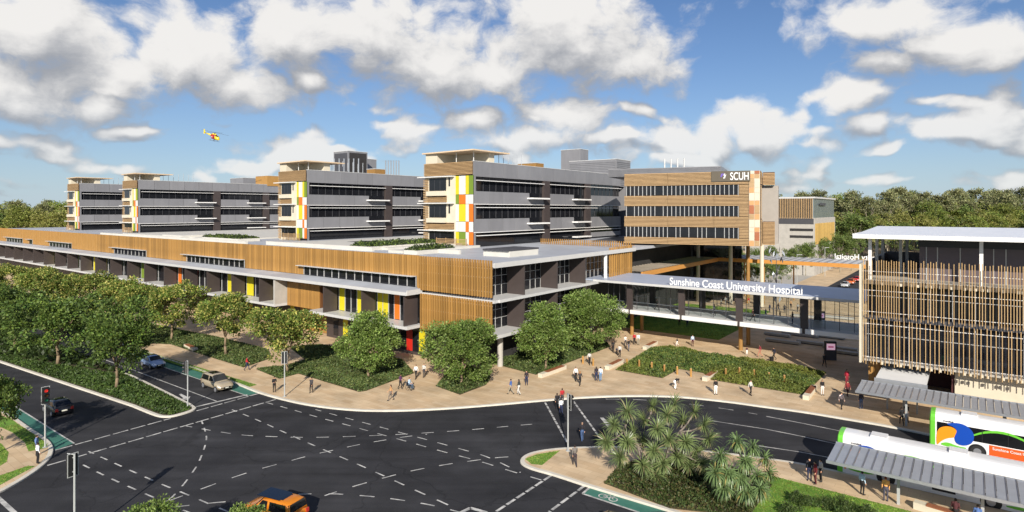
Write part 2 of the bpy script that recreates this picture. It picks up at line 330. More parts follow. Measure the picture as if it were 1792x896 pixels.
# sandstone paving: long slabs of uneven tone
def paving(name, c1, c2, mortar):
    m = bpy.data.materials.new(name); m.use_nodes = True; t = m.node_tree; b = t.nodes['Principled BSDF']; b.inputs['Roughness'].default_value = .75
    b.inputs['Specular IOR Level'].default_value = .3
    tcn = NN(t, 'ShaderNodeTexCoord'); mp = NN(t, 'ShaderNodeMapping'); lk(t, tcn.outputs['Object'], mp.inputs[0]); mp.inputs['Rotation'].default_value = (0, 0, -ROT)
    br = NN(t, 'ShaderNodeTexBrick'); lk(t, mp.outputs[0], br.inputs['Vector']); br.inputs['Scale'].default_value = 1
    br.inputs['Brick Width'].default_value = 1.5; br.inputs['Row Height'].default_value = .62; br.inputs['Mortar Size'].default_value = .014; br.inputs['Mortar Smooth'].default_value = .3
    br.inputs['Color1'].default_value = (*c1, 1); br.inputs['Color2'].default_value = (*c2, 1); br.inputs['Mortar'].default_value = (*mortar, 1); br.inputs['Bias'].default_value = -.1
    n = NN(t, 'ShaderNodeTexNoise'); n.inputs['Scale'].default_value = .35; n.inputs['Detail'].default_value = 6; lk(t, mp.outputs[0], n.inputs['Vector'])
    r = NN(t, 'ShaderNodeMapRange'); lk(t, n.outputs['Fac'], r.inputs[0]); r.inputs[1].default_value = .3; r.inputs[2].default_value = .7; r.inputs[3].default_value = .76; r.inputs[4].default_value = 1.12
    v = NN(t, 'ShaderNodeVectorMath', operation='SCALE'); lk(t, br.outputs['Color'], v.inputs[0]); lk(t, r.outputs[0], v.inputs['Scale']); lk(t, v.outputs[0], b.inputs['Base Color'])
    bp = NN(t, 'ShaderNodeBump'); bp.inputs['Strength'].default_value = .25; bp.inputs['Distance'].default_value = .02; lk(t, n.outputs['Fac'], bp.inputs['Height']); lk(t, bp.outputs[0], b.inputs['Normal'])
    return m
PAVE = paving('sandstone_paving', srgb(212, 188, 154), srgb(200, 172, 136), srgb(182, 156, 124))

PZ = .13                                        # pavement level above the road
tag(MB().sheet([(-1500, -200), (1500, -200), (1500, 2600), (-1500, 2600)], -.06).build('ground', EARTH), kind='structure')
road = tag(MB().sheet([(-330, 8), (140, 8), (140, 75), (70, 110), (0, 110), (-330, 330)], 0).build('road', ASPH), kind='structure')

def kerb_strip(pts, parent, z1=PZ + .012, wdt=.32, side=1, closed=False):
    """raised kerb following the edge; lies just inside the pavement"""
    n = len(pts); inner = []
    for i, p in enumerate(pts):
        a = pts[i - 1] if (i or closed) else p; b = pts[(i + 1) % n] if (i < n - 1 or closed) else p
        d = Vector((b[0] - a[0], b[1] - a[1])).normalized(); nn = Vector((-d.y, d.x)) * side
        inner.append((p[0] + nn.x * wdt, p[1] + nn.y * wdt))
    m = MB(); vs = []; fs = []
    for p, q in zip(pts, inner):
        nn = Vector((q[0] - p[0], q[1] - p[1])).normalized() * .04
        vs += [(p[0] - nn.x, p[1] - nn.y, -.01), (p[0] - nn.x, p[1] - nn.y, z1 - .03), (p[0], p[1], z1), (q[0], q[1], z1), (q[0], q[1], z1 - .05)]
    for i in range(n - 1 + (1 if closed else 0)):
        j = (i + 1) % n
        for k in range(4): fs.append((i * 5 + k, j * 5 + k, j * 5 + k + 1, i * 5 + k + 1))
    m.add(vs, fs); o = m.build('kerb', KERB, parent); return o
def smooth_line(pts, it=2):
    for _ in range(it):
        q = [pts[0]]
        for a, b in zip(pts, pts[1:]): q += [along(a, b, .25), along(a, b, .75)]
        pts = q + [pts[-1]]
    return pts
# ---- main plaza and hospital grounds
kp = [P2(*p) for p in ((337, 645.5), (412, 672), (449.5, 688), (499, 702), (548, 712), (614, 719.5), (681, 721), (763, 718), (850, 711.6), (954, 702), (1021, 697), (1104, 694), (1188, 695.6), (1270, 704), (1340, 714), (1406, 722.5), (1479, 735), (1551, 747), (1624, 762), (1792, 800))]
d0 = Vector((kp[0][0] - kp[1][0], kp[0][1] - kp[1][1])).normalized()
far = (kp[0][0] - UX * 210, kp[0][1] - UY * 210)
d1 = Vector((kp[-1][0] - kp[-2][0], kp[-1][1] - kp[-2][1])).normalized()
endr = (kp[-1][0] + d1.x * 60, kp[-1][1] + d1.y * 60)
kline = [far] + smooth_line(kp, 2) + [endr]
plaza = tag(MB().prism(kline + [(150, 60), (260, 200), (200, 330), (-60, 400), (-330, 380)], -.02, PZ).build('plaza_pavement', PAVE), kind='structure')
kerb_strip(kline, plaza, side=1)
# ---- median between the carriageways
mk = [P2(*p) for p in ((-60, 614), (0, 634.7), (132, 679), (231, 712), (262, 725), (280, 731), (300, 731), (325, 724.5), (340, 719), (343, 715), (335, 709), (300, 691), (257, 670), (230, 657.5))]
mfar1 = (mk[0][0] - UX * 180, mk[0][1] - UY * 180); mfar2 = (mk[-1][0] - UX * 180, mk[-1][1] - UY * 180)
mline = [mfar1, mk[0], mk[1], mk[2], mk[3]] + smooth_line(mk[3:10], 2)[1:] + mk[10:] + [mfar2]
median = tag(MB().prism(mline, -.02, PZ - .01).build('median_island', SOIL), kind='structure')
kerb_strip(mline, median, side=1)
# ---- corner footpath at the left
ck = [P2(*p) for p in ((-160, 640), (-60, 690), (24, 730), (52.7, 751), (84, 770.6), (93.5, 784), (91, 799.6), (73.7, 818), (47, 836.5), (21, 852), (0, 863), (-80, 900), (-240, 960))]
cline = [ck[0], ck[1], ck[2]] + smooth_line(ck[2:12], 2)[1:] + [ck[12]]
corner = tag(MB().prism(cline + [(-95, 36), (-110, 60)], -.02, PZ).build('corner_footpath', PAVE), kind='structure')
kerb_strip(cline, corner, side=-1)
# ---- island with the crossing and the bus stop
ik = [P2(*p) for p in ((1260, 925), (1166, 894.5), (1080, 868.5), (1020, 850), (966, 832), (931, 823), (914, 815), (910, 808), (917, 799), (937, 791.5), (980, 785.7), (1054, 783), (1150, 784), (1250, 792), (1357, 806), (1400, 812.5), (1469, 827), (1600, 856), (1792, 900))]
iline = [ik[0], ik[1], ik[2], ik[3]] + smooth_line(ik[3:12], 2)[1:] + smooth_line(ik[11:18], 1)[1:] + [ik[18]]
d2 = Vector((iline[-1][0] - iline[-2][0], iline[-1][1] - iline[-2][1])).normalized()
iend = (iline[-1][0] + d2.x * 30, iline[-1][1] + d2.y * 30)
d3 = Vector((iline[0][0] - iline[1][0], iline[0][1] - iline[1][1])).normalized(); ist = (iline[0][0] + d3.x * 18, iline[0][1] + d3.y * 18)
iline = [ist] + iline + [iend]
island = tag(MB().prism(iline, -.02, PZ).build('island_pavement', PAVE), kind='structure')
kerb_strip(iline, island, side=-1)

def patch(name, pts, m, z, parent=None, kind='structure', world=False):
    o = MB().sheet([p if world else P2(p[0], p[1], PZ) for p in pts], z).build(name, m, parent)
    if not parent: tag(o, kind=kind)
    return o
# lawns on the pavements
LAWN_VERGE = [(250, 613), (449.6, 673.5), (437, 677), (240, 617)]
patch('lawn', LAWN_VERGE, GRASS, PZ + .006)
LAWN_TIP = [(919, 803), (940, 795), (980, 788.5), (948.6, 814), (930, 812)]
patch('lawn', LAWN_TIP, GRASS, PZ + .006)
LAWN_BUS = [(1300, 822), (1360, 835), (1578, 890.7), (1700, 925), (1500, 1000), (1300, 960), (1240, 900)]
patch('lawn', LAWN_BUS, GRASS, PZ + .006)
LAWN_C1 = [(30, 741), (84, 776), (82, 784), (50, 790), (44, 775), (22, 757), (2, 748)]
LAWN_C2 = [(0, 849), (20, 838), (62, 815.5), (48, 815.5), (0, 832), (-60, 860)]
LAWN_C3 = [(-40, 770), (2, 776), (15, 792), (12, 808), (-4, 818), (-60, 830)]
LAWN_C4 = [(-10, 722), (24, 736), (30, 741), (2, 748), (-60, 742)]
for q in (LAWN_C1, LAWN_C2, LAWN_C3, LAWN_C4): patch('lawn', q, GRASS, PZ + .006)
LAWN_MAIN = [W(-6, 37.4), W(16.4, 37), W(16.4, 62), W(15.7, 71), W(-7, 70)]
patch('lawn', [(p.x, p.y) for p in LAWN_MAIN], GRASS, PZ + .006, world=True)
# forecourt and car park behind the walkway
patch('drop_off_road', [tuple(W(*p)[:2]) for p in ((17.5, 96), (29, 96), (29, 240), (17.5, 240))], ASPH, PZ + .006, world=True)
patch('car_park_slab', [tuple(W(*p)[:2]) for p in ((-16, 100), (9, 100), (9, 240), (-16, 240))], CONC, PZ + .006, world=True)
# ---- painted markings, children of the road
def seg(p, q, wdt, name='lane_dash', m=LINE, z=.005):
    d = Vector((q[0] - p[0], q[1] - p[1]));
    if d.length < .05: return
    d.normalize(); n = Vector((-d.y, d.x)) * wdt / 2
    MB().add([(p[0] - n.x, p[1] - n.y, z), (q[0] - n.x, q[1] - n.y, z), (q[0] + n.x, q[1] + n.y, z), (p[0] + n.x, p[1] + n.y, z)], [(0, 1, 2, 3)]).build(name, m, road)
zoff = [0.0]
def dashed(px, dash=1.1, gap=1.3, wdt=.13, ph=0.0):
    pts = [P2(*p) for p in px]; 
    if len(pts) > 2: pts = smooth_line(pts, 2)
    z = .005 + zoff[0]; zoff[0] = (zoff[0] + .0006) % .006
    on = True; left = dash - ph
    for a, b in zip(pts, pts[1:]):
        L = math.hypot(b[0] - a[0], b[1] - a[1]); pos = 0
        while pos < L - 1e-6:
            st = min(left, L - pos)
            if on: seg(along(a, b, pos / L), along(a, b, (pos + st) / L), wdt, z=z)
            pos += st; left -= st
            if left <= 1e-6: on = not on; left = dash if on else gap
def solid(px, wdt=.14, name='lane_line'):
    pts = [P2(*p) for p in px]; z = .005 + zoff[0]; zoff[0] = (zoff[0] + .0006) % .006
    for a, b in zip(pts, pts[1:]): seg(a, b, wdt, name, z=z)
# crossing across the main road
dashed([(96, 788), (299, 732)], 1.3, .22, .2); dashed([(344, 719), (453, 688.5)], 1.3, .22, .2); dashed([(82.6, 814.7), (482.6, 699)], 1.3, .22, .2)
solid([(343.6, 711.7), (432.8, 690.8)], .3, 'stop_line'); solid([(180, 628), (243.4, 651.6), (379.3, 702.4)]); solid([(220, 620), (331, 657.6), (433.6, 693)]); solid([(433.6, 693), (455, 688)])
solid([(-60, 668), (18, 706), (130, 776)]); solid([(-20, 856), (26, 898)], .3, 'stop_line')
# turning guides through the junction
for q in ([(155, 790), (271, 843), (324, 864), (385, 890), (430, 908)], [(125, 803), (185, 834), (258, 866), (318, 892), (350, 905)],
          [(353, 737), (362, 762), (360, 778), (348, 810), (334, 831), (319, 851), (291, 881), (251, 896)],
          [(324, 745), (360, 752), (418, 761), (446, 763), (532, 766), (611, 764), (687, 761), (763, 756.6), (838, 751), (910, 744), (950, 741)],
          [(406, 717), (451, 735), (507, 761), (573, 790), (623, 811), (679, 836), (740, 864), (773, 878.5), (806, 894)],
          [(297, 876), (357, 854), (406, 836), (453, 821), (499, 809), (542, 797), (587, 787), (628, 778), (668, 771), (707, 764.5), (747, 760)],
          [(468, 705), (512, 717), (555, 730), (605, 743), (658, 758), (714, 773), (773, 790), (843, 808), (885, 822), (947, 840)],
          [(552, 716.6), (598, 729.5), (649, 743), (704, 758), (760, 773), (823, 790.6), (853, 799), (911, 827)],
          [(522, 865), (568, 864), (603, 865), (674, 871), (740, 881), (773, 888), (806, 897)],
          [(568, 867.6), (610, 853.7), (648, 843), (684, 833), (720, 824), (757, 817), (793, 811), (830, 806), (867, 801), (900, 799)],
          [(240, 893), (300, 888), (372, 880), (400, 878)]):
    dashed(q, 1.15, 1.25, .13, .2)
dashed([(954, 704.6), (992.4, 774)], .95, .2, .2); dashed([(1003.5, 702), (1051, 767.6)], .95, .2, .2)
dashed([(964, 832.5), (867, 896)], 1.0, .2, .22); dashed([(1023, 850), (961, 896)], 1.0, .2, .22)
solid([(800, 900), (823, 889), (852, 897)], .3); 
dashed([(1060, 698.5), (1110, 699), (1160, 702), (1206, 707), (1240, 711.4), (1277, 716.6), (1325, 725)], 1.5, 1.5, .13)
solid([(1341, 728.6), (1400, 740), (1464, 753), (1640, 793)]); solid([(1243, 736), (1340, 751), (1400, 763), (1459, 776), (1620, 813)]); solid([(1300, 775), (1326, 780), (1400, 791), (1452, 801), (1560, 825)])
# painted nose at the start of the bus bay, turn arrow, green lanes
MB().sheet([P2(*p) for p in ((1050, 731), (1056, 731), (1070, 744), (1063, 747))], .006).build('painted_nose', LINE, road)
MB().sheet([P2(*p) for p in ((313, 690), (317, 689), (329, 695), (333, 693.5), (330, 699.5), (315, 699), (321, 697))], .006).build('turn_arrow', LINE, road)
for q in ([(18, 707), (128, 776), (97, 787.5), (24, 731), (-60, 690), (-60, 670)], [(222, 620), (331, 658.5), (433, 692), (452, 687.5), (412, 672.8), (337, 646.5), (236, 612)], [(1031, 854), (1020.5, 863.5), (1119, 896.5), (1166, 895)]):
    MB().sheet([P2(*p) for p in q], .003).build('cycle_lane', GREENP, road)
solid([(1031, 854), (1019.5, 864), (1119, 897)], .18)
# cycle symbol on the green lane
def ring(c, r, wdt, n=14):
    m = MB(); vs = []; fs = []
    for k in range(n):
        t = 2 * math.pi * k / n
        for q in (r - wdt, r + wdt): vs.append((c[0] + q * math.cos(t), c[1] + q * math.sin(t), .0075))
    for k in range(n): j = (k + 1) % n; fs.append((2 * k, 2 * k + 1, 2 * j + 1, 2 * j))
    m.add(vs, fs); return m
for px, py, s_ in ((1064, 871, 1.0), (1012 + 50, 871, 0)):
    if not s_: continue
    c = P2(px, py); e = (UX, UY)
    for k in (-1, 1): ring((c[0] + e[0] * .42 * k, c[1] + e[1] * .42 * k), .3, .05).build('cycle_symbol', LINE, road)
    for a, b in (((-.42, 0), (-.1, .45)), ((-.1, .45), (.42, 0)), ((-.42, 0), (.05, 0)), ((.05, 0), (.32, .5))):
        f = lambda q: (c[0] + e[0] * q[0] - e[1] * q[1], c[1] + e[1] * q[0] + e[0] * q[1])
        seg(f(a), f(b), .09, 'cycle_symbol', LINE, .0078)
# ================================================================== hospital podium (long timber-clad building)
pod = Bld('podium_building', 'long low hospital podium with orange timber cladding and a pale sloping canopy', 'building', 0, 0)
AL = -236
pod.box('core_wall', AL, -3.4, 3.2, 88, .13, 13.6, INNER)
pod.box('cladding_backing', AL, -13.2, .16, .5, 10.05, 14.3, TIMBER_B)
pod.put('roof', MB().box(AL, -.2, .55, 90, 13.62, 14.12).box(-.2, .25, -.1, 40.2, 13.62, 14.1), ROOFGREY)
pod.box('roof_edge', .25, .42, -.25, 40.3, 13.55, 14.2, FASCIA)
pod.box('roof_edge', AL, -13, .5, .95, 14.12, 14.42, ROOFWHITE)
# tall cladding boards along the street: the near ones one by one, the far ones joined
wins = [(-41.3, -14.1), (-83.8, -60.5), (-122.9, -104), (-172.3, -153.2), (-217.5, -199.2), (-192.5, -188.9)]
def overwin(a): return any(x0 - .05 < a < x1 + .05 for x0, x1 in wins)
full = boxmesh('board', .42, .16, 4.5, TIMBER); short = boxmesh('board', .42, .16, 2.98, TIMBER)
farb = MB(); a = -13.7; k = 0; pitch = .52
while a > AL:
    ow = overwin(a); j = rnd.uniform(-.06, .03)
    if k < 232: pod.inst('board', short if ow else full, a, .06 + j, 11.55 if ow else 10.03)
    else: farb.box(a - .21, a + .21, -.02 + j, .14 + j, 11.55 if ow else 10.03, 14.53)
    a -= pitch; k += 1
tag(pod.put('boards', farb, TIMBER), kind='stuff')
def strip_window(x0, x1, n):
    w = pod.box('window', x0, x1, .02, .159, 10.02, 11.5, BLACKG)
    pod.box('head', x0 - 1.2, x1 + .1, -.9, -.03, 11.52, 11.6, FASCIA, None)
    for i in range(n + 1):
        x = x0 + (x1 - x0) * i / n + (rnd.uniform(-.25, .25) if 0 < i < n else 0)
        mm = MB().box(x - .05, x + .05, -.08, .018, 10.04, 11.44).build('mullion', MULL, w, off=pod.off)
for (x0, x1), n in zip(wins, (14, 12, 9, 7, 6, 1)): strip_window(x0, x1, n)
# canopy over level one: sloping sheet with fascia
def slopebox(mb, a0, a1, w0, zt0, zb0, w1, zt1, zb1):
    mb.add([(a0, w0, zb0), (a1, w0, zb0), (a1, w1, zb1), (a0, w1, zb1), (a0, w0, zt0), (a1, w0, zt0), (a1, w1, zt1), (a0, w1, zt1)],
           [(3, 2, 1, 0), (4, 5, 6, 7), (0, 1, 5, 4), (1, 2, 6, 5), (2, 3, 7, 6), (3, 0, 4, 7)]); return mb
edges = [-13.0, -25, -37, -49, -61, -73, -85, -97, -109, -121, -133, -145, -157, -169, -181, -193, -205, -217, -229, AL]
for x1, x0 in zip(edges, edges[1:]):
    pod.put('canopy_panel', slopebox(MB(), x0 + .012, x1 - .012, -2.9, 9.62, 9.42, .0, 9.98, 9.7), ROOFGREY)
pod.box('canopy_fascia', AL, -12.95, -3.02, -2.9, 9.2, 9.66, FASCIA); pod.box('canopy_fascia', -13.0, -12.88, -2.9, .0, 9.2, 9.9, FASCIA)
pod.box('canopy_soffit', AL, -13.0, -2.89, .0, 9.24, 9.4, FASCIA)
# level one deck, dark fins and glazed bays with coloured panels
pod.box('deck', -36.2, -13.0, -2.75, .3, 4.45, 4.86, FASCIA); pod.box('deck', AL, -45.8, -2.75, .3, 4.45, 4.86, FASCIA)
fins = [-13.8, -22.9, -32.2, -50.8, -60.3, -69.7, -78.9, -88.5, -98.4, -107.6, -117.8, -127.7, -137.8, -148, -158, -168, -178, -188, -198, -208, -218, -228]
finm = boxmesh('fin', .22, 2.52, 4.34, DARK)
for f in fins: pod.inst('fin', finm, f, -1.36, 4.87)
CC = {'y': YEL, 'g': GRN, 'o': ORA, 'r': RED}
bays = list(zip(fins, fins[1:])); bays[2] = (-45.9, -50.8); bays.insert(2, None); bays = [b for b in bays if b]
bays = [(-13.8, -22.9), (-22.9, -32.2), (-46.2, -50.8)] + list(zip(fins[3:], fins[4:]))
layout = ['.g.o.yy', 'g.y..y', 'y.y', 'g.y', 'y.y.', 'g...', 'r.y.o', 'y..', 'y.g', 'g..', '.g.', 'y..y', '.y..', 'g...', '..y', 'g..', '..', 'y.', '..', 'g.', '..', '..']
for (x1, x0), lay in zip(bays, layout):
    w = pod.box('window', x0, x1, .31, .6, 4.88, 9.2, BLACKG)
    n = len(lay) + 1; st = (x1 - x0 - .3) / len(lay)
    for i, ch in enumerate(lay[::-1] if False else lay):
        xa = x0 + .15 + (len(lay) - 1 - i) * st
        if ch in CC: MB().box(xa + .08, xa + st * (.75 if st > 1.6 else .94), .22, .309, 4.95, 9.15).build('panel', CC[ch], w, off=pod.off)
        MB().box(xa - .05, xa + .05, .20, .305, 4.88, 9.2).build('mullion', MULL, w, off=pod.off)
# timber bay between the two decks
tb = boxmesh('board', .33, .14, 4.7, TIMBER); x = -36.6
while x > -45.6: pod.inst('board', tb, x, -.35, 4.5); x -= .405
pod.box('timber_bay_wall', -45.8, -36.3, -.26, .6, 4.4, 9.2, TIMBER_B)
pod.box('bay_cheek', -46.4, -45.9, -2.6, .3, 4.87, 9.23, CONC)
# ground floor
pod.box('ground_wall', AL, -36, 2.1, 3.1, .13, 4.44, DARK); pod.box('ground_wall', -36, -12.6, .7, 3.1, .13, 4.44, DARK)
x = -36.4
gb = boxmesh('board', .33, .14, 4.2, TIMBER)
while x > -45: pod.inst('board', gb, x, 1.9, .2); x -= .405
for cx, ch in ((-13.6, 'y'), (-14.9, '.'), (-16.2, 'r'), (-17.5, '.'), (-19.2, 'g'), (-25, '.'), (-27, '.'), (-31, 'y'), (-33.5, '.'), (-48, 'y'), (-52, '.'), (-55, 'g'), (-62, 'y'), (-66, '.'), (-72, 'o'), (-75, 'y'), (-82, 'g'), (-86, '.')):
    yy = .7 if cx > -36 else 2.1
    wd = pod.box('window', cx - .6, cx + .6, yy - .05, yy - .001, .6, 4.2, BLACKG if ch == '.' else CC[ch])
pod.box('ground_wall', -12.6, -4.6, 4.3, 30, .13, 4.3, DARK)
for cx, ch in ((-11.2, '.'), (-9.6, 'g'), (-8.6, 'o'), (-7.2, '.')): pod.box('window', cx - .5, cx + .5, 4.24, 4.299, .5, 4.1, BLACKG if ch == '.' else CC[ch])
for wv in (9, 14, 19, 24): pod.box('window', -4.599, -4.54, wv - 1.6, wv + 1.6, .5, 4.1, BLACKG)
for wv in (3.2, 11, 19, 27): pod.put('column', MB().tube((-1.4, wv, .13), (-1.4, wv, 4.42), .38, n=14), CONC, smooth=False)
# corner screens of open battens
bu = boxmesh('batten', .19, .24, 4.75, TIMBER); bl = boxmesh('batten', .19, .24, 5.0, TIMBER)
x = -.1; k = 0
while x > -13.3:
    pod.inst('batten', bu, x, -.28, 9.75)
    if x > -12.9: pod.inst('batten', bl, x, -.28, 4.25)
    x -= .455
for z in (10.4, 12.2, 13.4): pod.box('rail', -13.2, 0, -.16, -.08, z, z + .1, STEEL)
for z in (5.2, 7.0, 8.6): pod.box('rail', -12.9, 0, -.16, -.08, z, z + .1, STEEL)
pod.box('screen_wall', -13.2, -4.2, 1.1, 1.5, 4.9, 13.6, INNER)
# south side: decks, dark fins, gridded glazing
pod.box('deck', -13.0, .1, -.02, 1.0, 8.98, 9.36, FASCIA); pod.box('deck', -4, .3, 1.0, 38.6, 8.98, 9.36, FASCIA)
pod.box('deck', -13.0, .3, -.02, 1.0, 4.42, 4.84, FASCIA); pod.box('deck', -4, .3, 1.0, 30.5, 4.42, 4.84, FASCIA)
for z0, z1, wend in ((4.85, 8.97, 30), (9.37, 13.6, 38)):
    w = pod.box('window', -3.38, -3.0, 1.4, wend, z0, z1, BLACKG)
    g = MB()
    nW = int((wend - 1.4) / 1.35)
    for i in range(nW + 1):
        MB().box(-2.999, -2.93, 1.4 + i * 1.35 - .035, 1.4 + i * 1.35 + .035, z0, z1).build('mullion', MULL, w, off=pod.off)
    for q in (.33, .62): MB().box(-2.999, -2.94, 1.4, wend, z0 + (z1 - z0) * q - .03, z0 + (z1 - z0) * q + .03).build('transom', MULL, w, off=pod.off)
fs = boxmesh('fin', 2.9, .25, 4.1, DARK)
for wv in (6.7, 14.9, 23.0): pod.inst('fin', fs, -1.4, wv, 4.855)
fs2 = boxmesh('fin', 2.9, .25, 4.22, DARK)
for wv in (6.7, 14.9, 23.0): pod.inst('fin', fs2, -1.4, wv, 9.372)
pod.put('column', MB().box(-.25, .15, 29.6, 30.0, 9.37, 13.6), WHITE)
# end screen of battens and slatted fence on the roof
for i in range(11):
    pod.box('batten', -.05, .2, 31 + i * .8, 31.22 + i * .8, 9.3, 14.6, TIMBER)
fm = boxmesh('fence_slat', .12, .2, 1.1, TIMBER)
for i in range(44): pod.inst('fence_slat', fm, -20.5 + i * .46, 40.5, 14.1)
pod.box('fence_rail', -20.6, .1, 40.38, 40.44, 14.5, 14.6, TIMBER)
# roof furniture: light terraces, kerbs, skylight, planters
pod.box('roof_light', -9.4, -4.4, 9.2, 16.4, 14.12, 14.95, ROOFWHITE)
for i in range(6): pod.box('roof_light_cap', -9.3 + i * .82, -8.6 + i * .82, 8.9, 16.7, 14.95, 15.2, GREY_D)
pod.box('roof_parapet', -26.6, -14.2, 9.2, 9.6, 14.12, 14.75, ROOFWHITE); pod.box('roof_parapet', -26.6, -26.2, 9.6, 34, 14.12, 14.75, ROOFWHITE)
pod.box('roof_terrace', -60, -30.5, 9, 60, 14.12, 14.5, ROOFWHITE); pod.box('roof_terrace', -140, -84, 8, 60, 14.12, 14.42, ROOFWHITE)
pod.box('roof_terrace', -26, -22.6, 5.2, 24, 14.12, 14.52, ROOFWHITE)
pod.box('roof_well', -52, -45, 17, 22, 14.5, 14.53, INNER)
pod.box('roof_parapet', -62, -30, 5.2, 5.7, 14.12, 14.8, ROOFWHITE); pod.box('roof_parapet', -142, -66, 3.2, 3.7, 14.12, 14.7, ROOFWHITE); pod.box('roof_parapet', -110, -100, 6, 14, 14.12, 14.9, ROOFWHITE)
HEDGES = [(-37.5, -32, 6.5, 24), (-21.6, -18.6, 4.5, 13), (-92, -76, 7, 12)]
for h in HEDGES: pod.box('planter', *h, 14.12, 14.75, ROOFWHITE)
fence = boxmesh('fence_slat', .1, .16, 1.2, TIMBER)
for i in range(40): pod.inst('fence_slat', fence, -61 + i * .62, 58, 14.5)

# ================================================================== ward blocks on the roof
ROWZ = [(23.8, 27.3), (22.05, 23.8), (18.8, 22.05), (16.9, 18.8), (14.55, 16.9)]
ROWC = ['ywyg', 'gowW', 'wywo', 'wWow', 'ygwo']
def ward(a0, w0, wid, length, label, zb=14.1, panels=4.6):
    B = Bld('ward_block', label, 'building', a0, w0, zb, 'ward blocks on the podium roof')
    core = B.box('window_wall', a0 - wid + .3, a0 - .55, w0 + .25, w0 + length, zb, 29.2, BLACKG)
    B.box('roof', a0 - wid + .3, a0 - .5, w0 + .3, w0 + length, 29.2, 29.5, ROOFGREY)
    c1, c2 = w0 + 22.4, w0 + 39.8
    # grey side towards the forecourt: rows of panels
    def row(wa, wb, z0, z1):
        n = max(1, round((wb - wa) / panels)); st = (wb - wa) / n
        for i in range(n): B.box('panel', a0 - .34, a0, wa + i * st + .035, wa + (i + 1) * st - .035, z0, z1, GREY)
    row(w0 - .1, w0 + length, 27.1, 29.85)
    B.box('parapet_cap', a0 - .5, a0 + .06, w0 - .12, w0 + length, 29.85, 29.95, FASCIA)
    for z0, z1 in ((22.1, 24.4), (16.9, 19.3)):
        row(w0 - .1, w0 + 17.2, z0, z1); row(c1 + 2.3, w0 + 34.6, z0, z1); row(c2 + 2.5, w0 + length, z0, z1)
        row(w0 + 17.2, c1, z0 + 0.0, z0 + .95); row(w0 + 34.6, c2, z0, z0 + .95)
        for x in (w0 + 16.4, w0 + 33.8): B.box('balcony', a0 + .0, a0 + 1.5, x, x + 6.2, z1 - 1.25, z1 - .95, WHITE)
        B.box('sill', a0 - .36, a0 + .16, w0 - .1, c1, z0 - .14, z0 - .02, WHITE); B.box('sill', a0 - .36, a0 + .16, c1 + 2.3, w0 + length, z0 - .14, z0 - .02, WHITE)
    row(c2 + 2.5, w0 + length, 14.5, 15.6)
    B.box('balcony', a0, a0 + 1.5, w0 + 33.8, w0 + 40, 14.7, 14.95, WHITE)
    for z in (26.35, 21.35, 16.15):
        B.box('sunshade', a0 - .5, a0 + .22, w0 + .8, c1, z, z + .12, WHITE); B.box('sunshade', a0 - .5, a0 + .22, c1 + 2.3, w0 + length, z, z + .12, WHITE)
    for c in (c1, c2): B.box('pier', a0 - .5, a0 + .12, c, c + 2.2, zb, 27.08, DARK)
    mm = boxmesh('mullion', .08, .07, 2.6, GREY_D)
    for i in range(int(length / 1.9)):
        for z in (24.42, 19.4): B.inst('mullion', mm, a0 - .52, w0 + 1.2 + i * 1.9, z)
    B.box('corner_post', a0 - .54, a0 - .02, w0 - .06, w0 + .42, zb, 27.08, GREY)
    # end wall towards the street
    L0 = a0 - wid; f = wid / 12.4
    X = lambda t: L0 + t * f
    B.box('end_wall', X(0), X(8), w0 - .3, w0 + .24, zb, 29.6, CREAM)
    pw = [7.95, 8.8, 10.45, 11.25, 12.4]; cm = {'y': YEL, 'g': GRN, 'o': ORA, 'w': PWH, 'W': PWH}
    B.box('panel_frame', X(7.95), X(12.4) - .06, w0 - .16, w0 + .24, zb, 27.3, BLACK)
    for (z0, z1), cs in zip(ROWZ, ROWC):
        for i, ch in enumerate(cs): B.box('colour_panel', X(pw[i]) + .03, X(pw[i + 1]) - (.03 if i < 3 else .1), w0 - .22, w0 - .161, z0 + .03, z1 - .03, cm[ch])
    for z0, z1 in ((24.6, 27.0), (19.5, 22.0), (14.7, 16.9)):
        wn = B.box('window', X(1.2), X(5.65 if z0 > 15 else 7.7), w0 - .36, w0 - .301, z0, z1, BLACKG)
        for q in (.33, .66): MB().box(X(1.2 + 4.4 * q) - .03, X(1.2 + 4.4 * q) + .03, w0 - .39, w0 - .361, z0, z1).build('mullion', GREY_D, wn, off=B.off)
        if z0 > 15:
            B.box('window', X(6.3), X(6.65), w0 - .36, w0 - .301, z0 + .8, z1, BLACKG)
            B.box('sill', X(1.0), X(5.9), w0 - 1.0, w0 - .305, z0 - .95, z0 - .1, CREAM)
    for z in (27.15, 22.15, 17.0): B.box('ledge', X(-1.3), X(7.8), w0 - 1.15, w0 - .31, z, z + .16, WHITE)
    lo = MB()
    for zz0, zz1, t0, t1 in ((27.45, 29.85, -.05, 12.3), (22.4, 23.55, .9, 5.8), (17.35, 18.55, .4, 7.7)):
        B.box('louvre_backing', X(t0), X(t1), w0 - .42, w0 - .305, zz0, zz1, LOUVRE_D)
        n = int((zz1 - zz0) / .24)
        for i in range(n): B.box('louvre', X(t0) - .03, X(t1) + .03, w0 - .56, w0 - .421, zz0 + .05 + i * .24, zz0 + .19 + i * .24, LOUVRE)
    n = int((27 - zb) / .34)
    sl = boxmesh('louvre', 1.5 * f, .5, .17, LOUVRE)
    for i in range(n): B.inst('louvre', sl, X(.2), w0 - .18 - .42 * (0 if True else 1), zb + .3 + i * .34) if False else B.box('louvre', X(-.25), X(.95), w0 - .52, w0 + 2.6, zb + .3 + i * .34, zb + .47 + i * .34, LOUVRE)
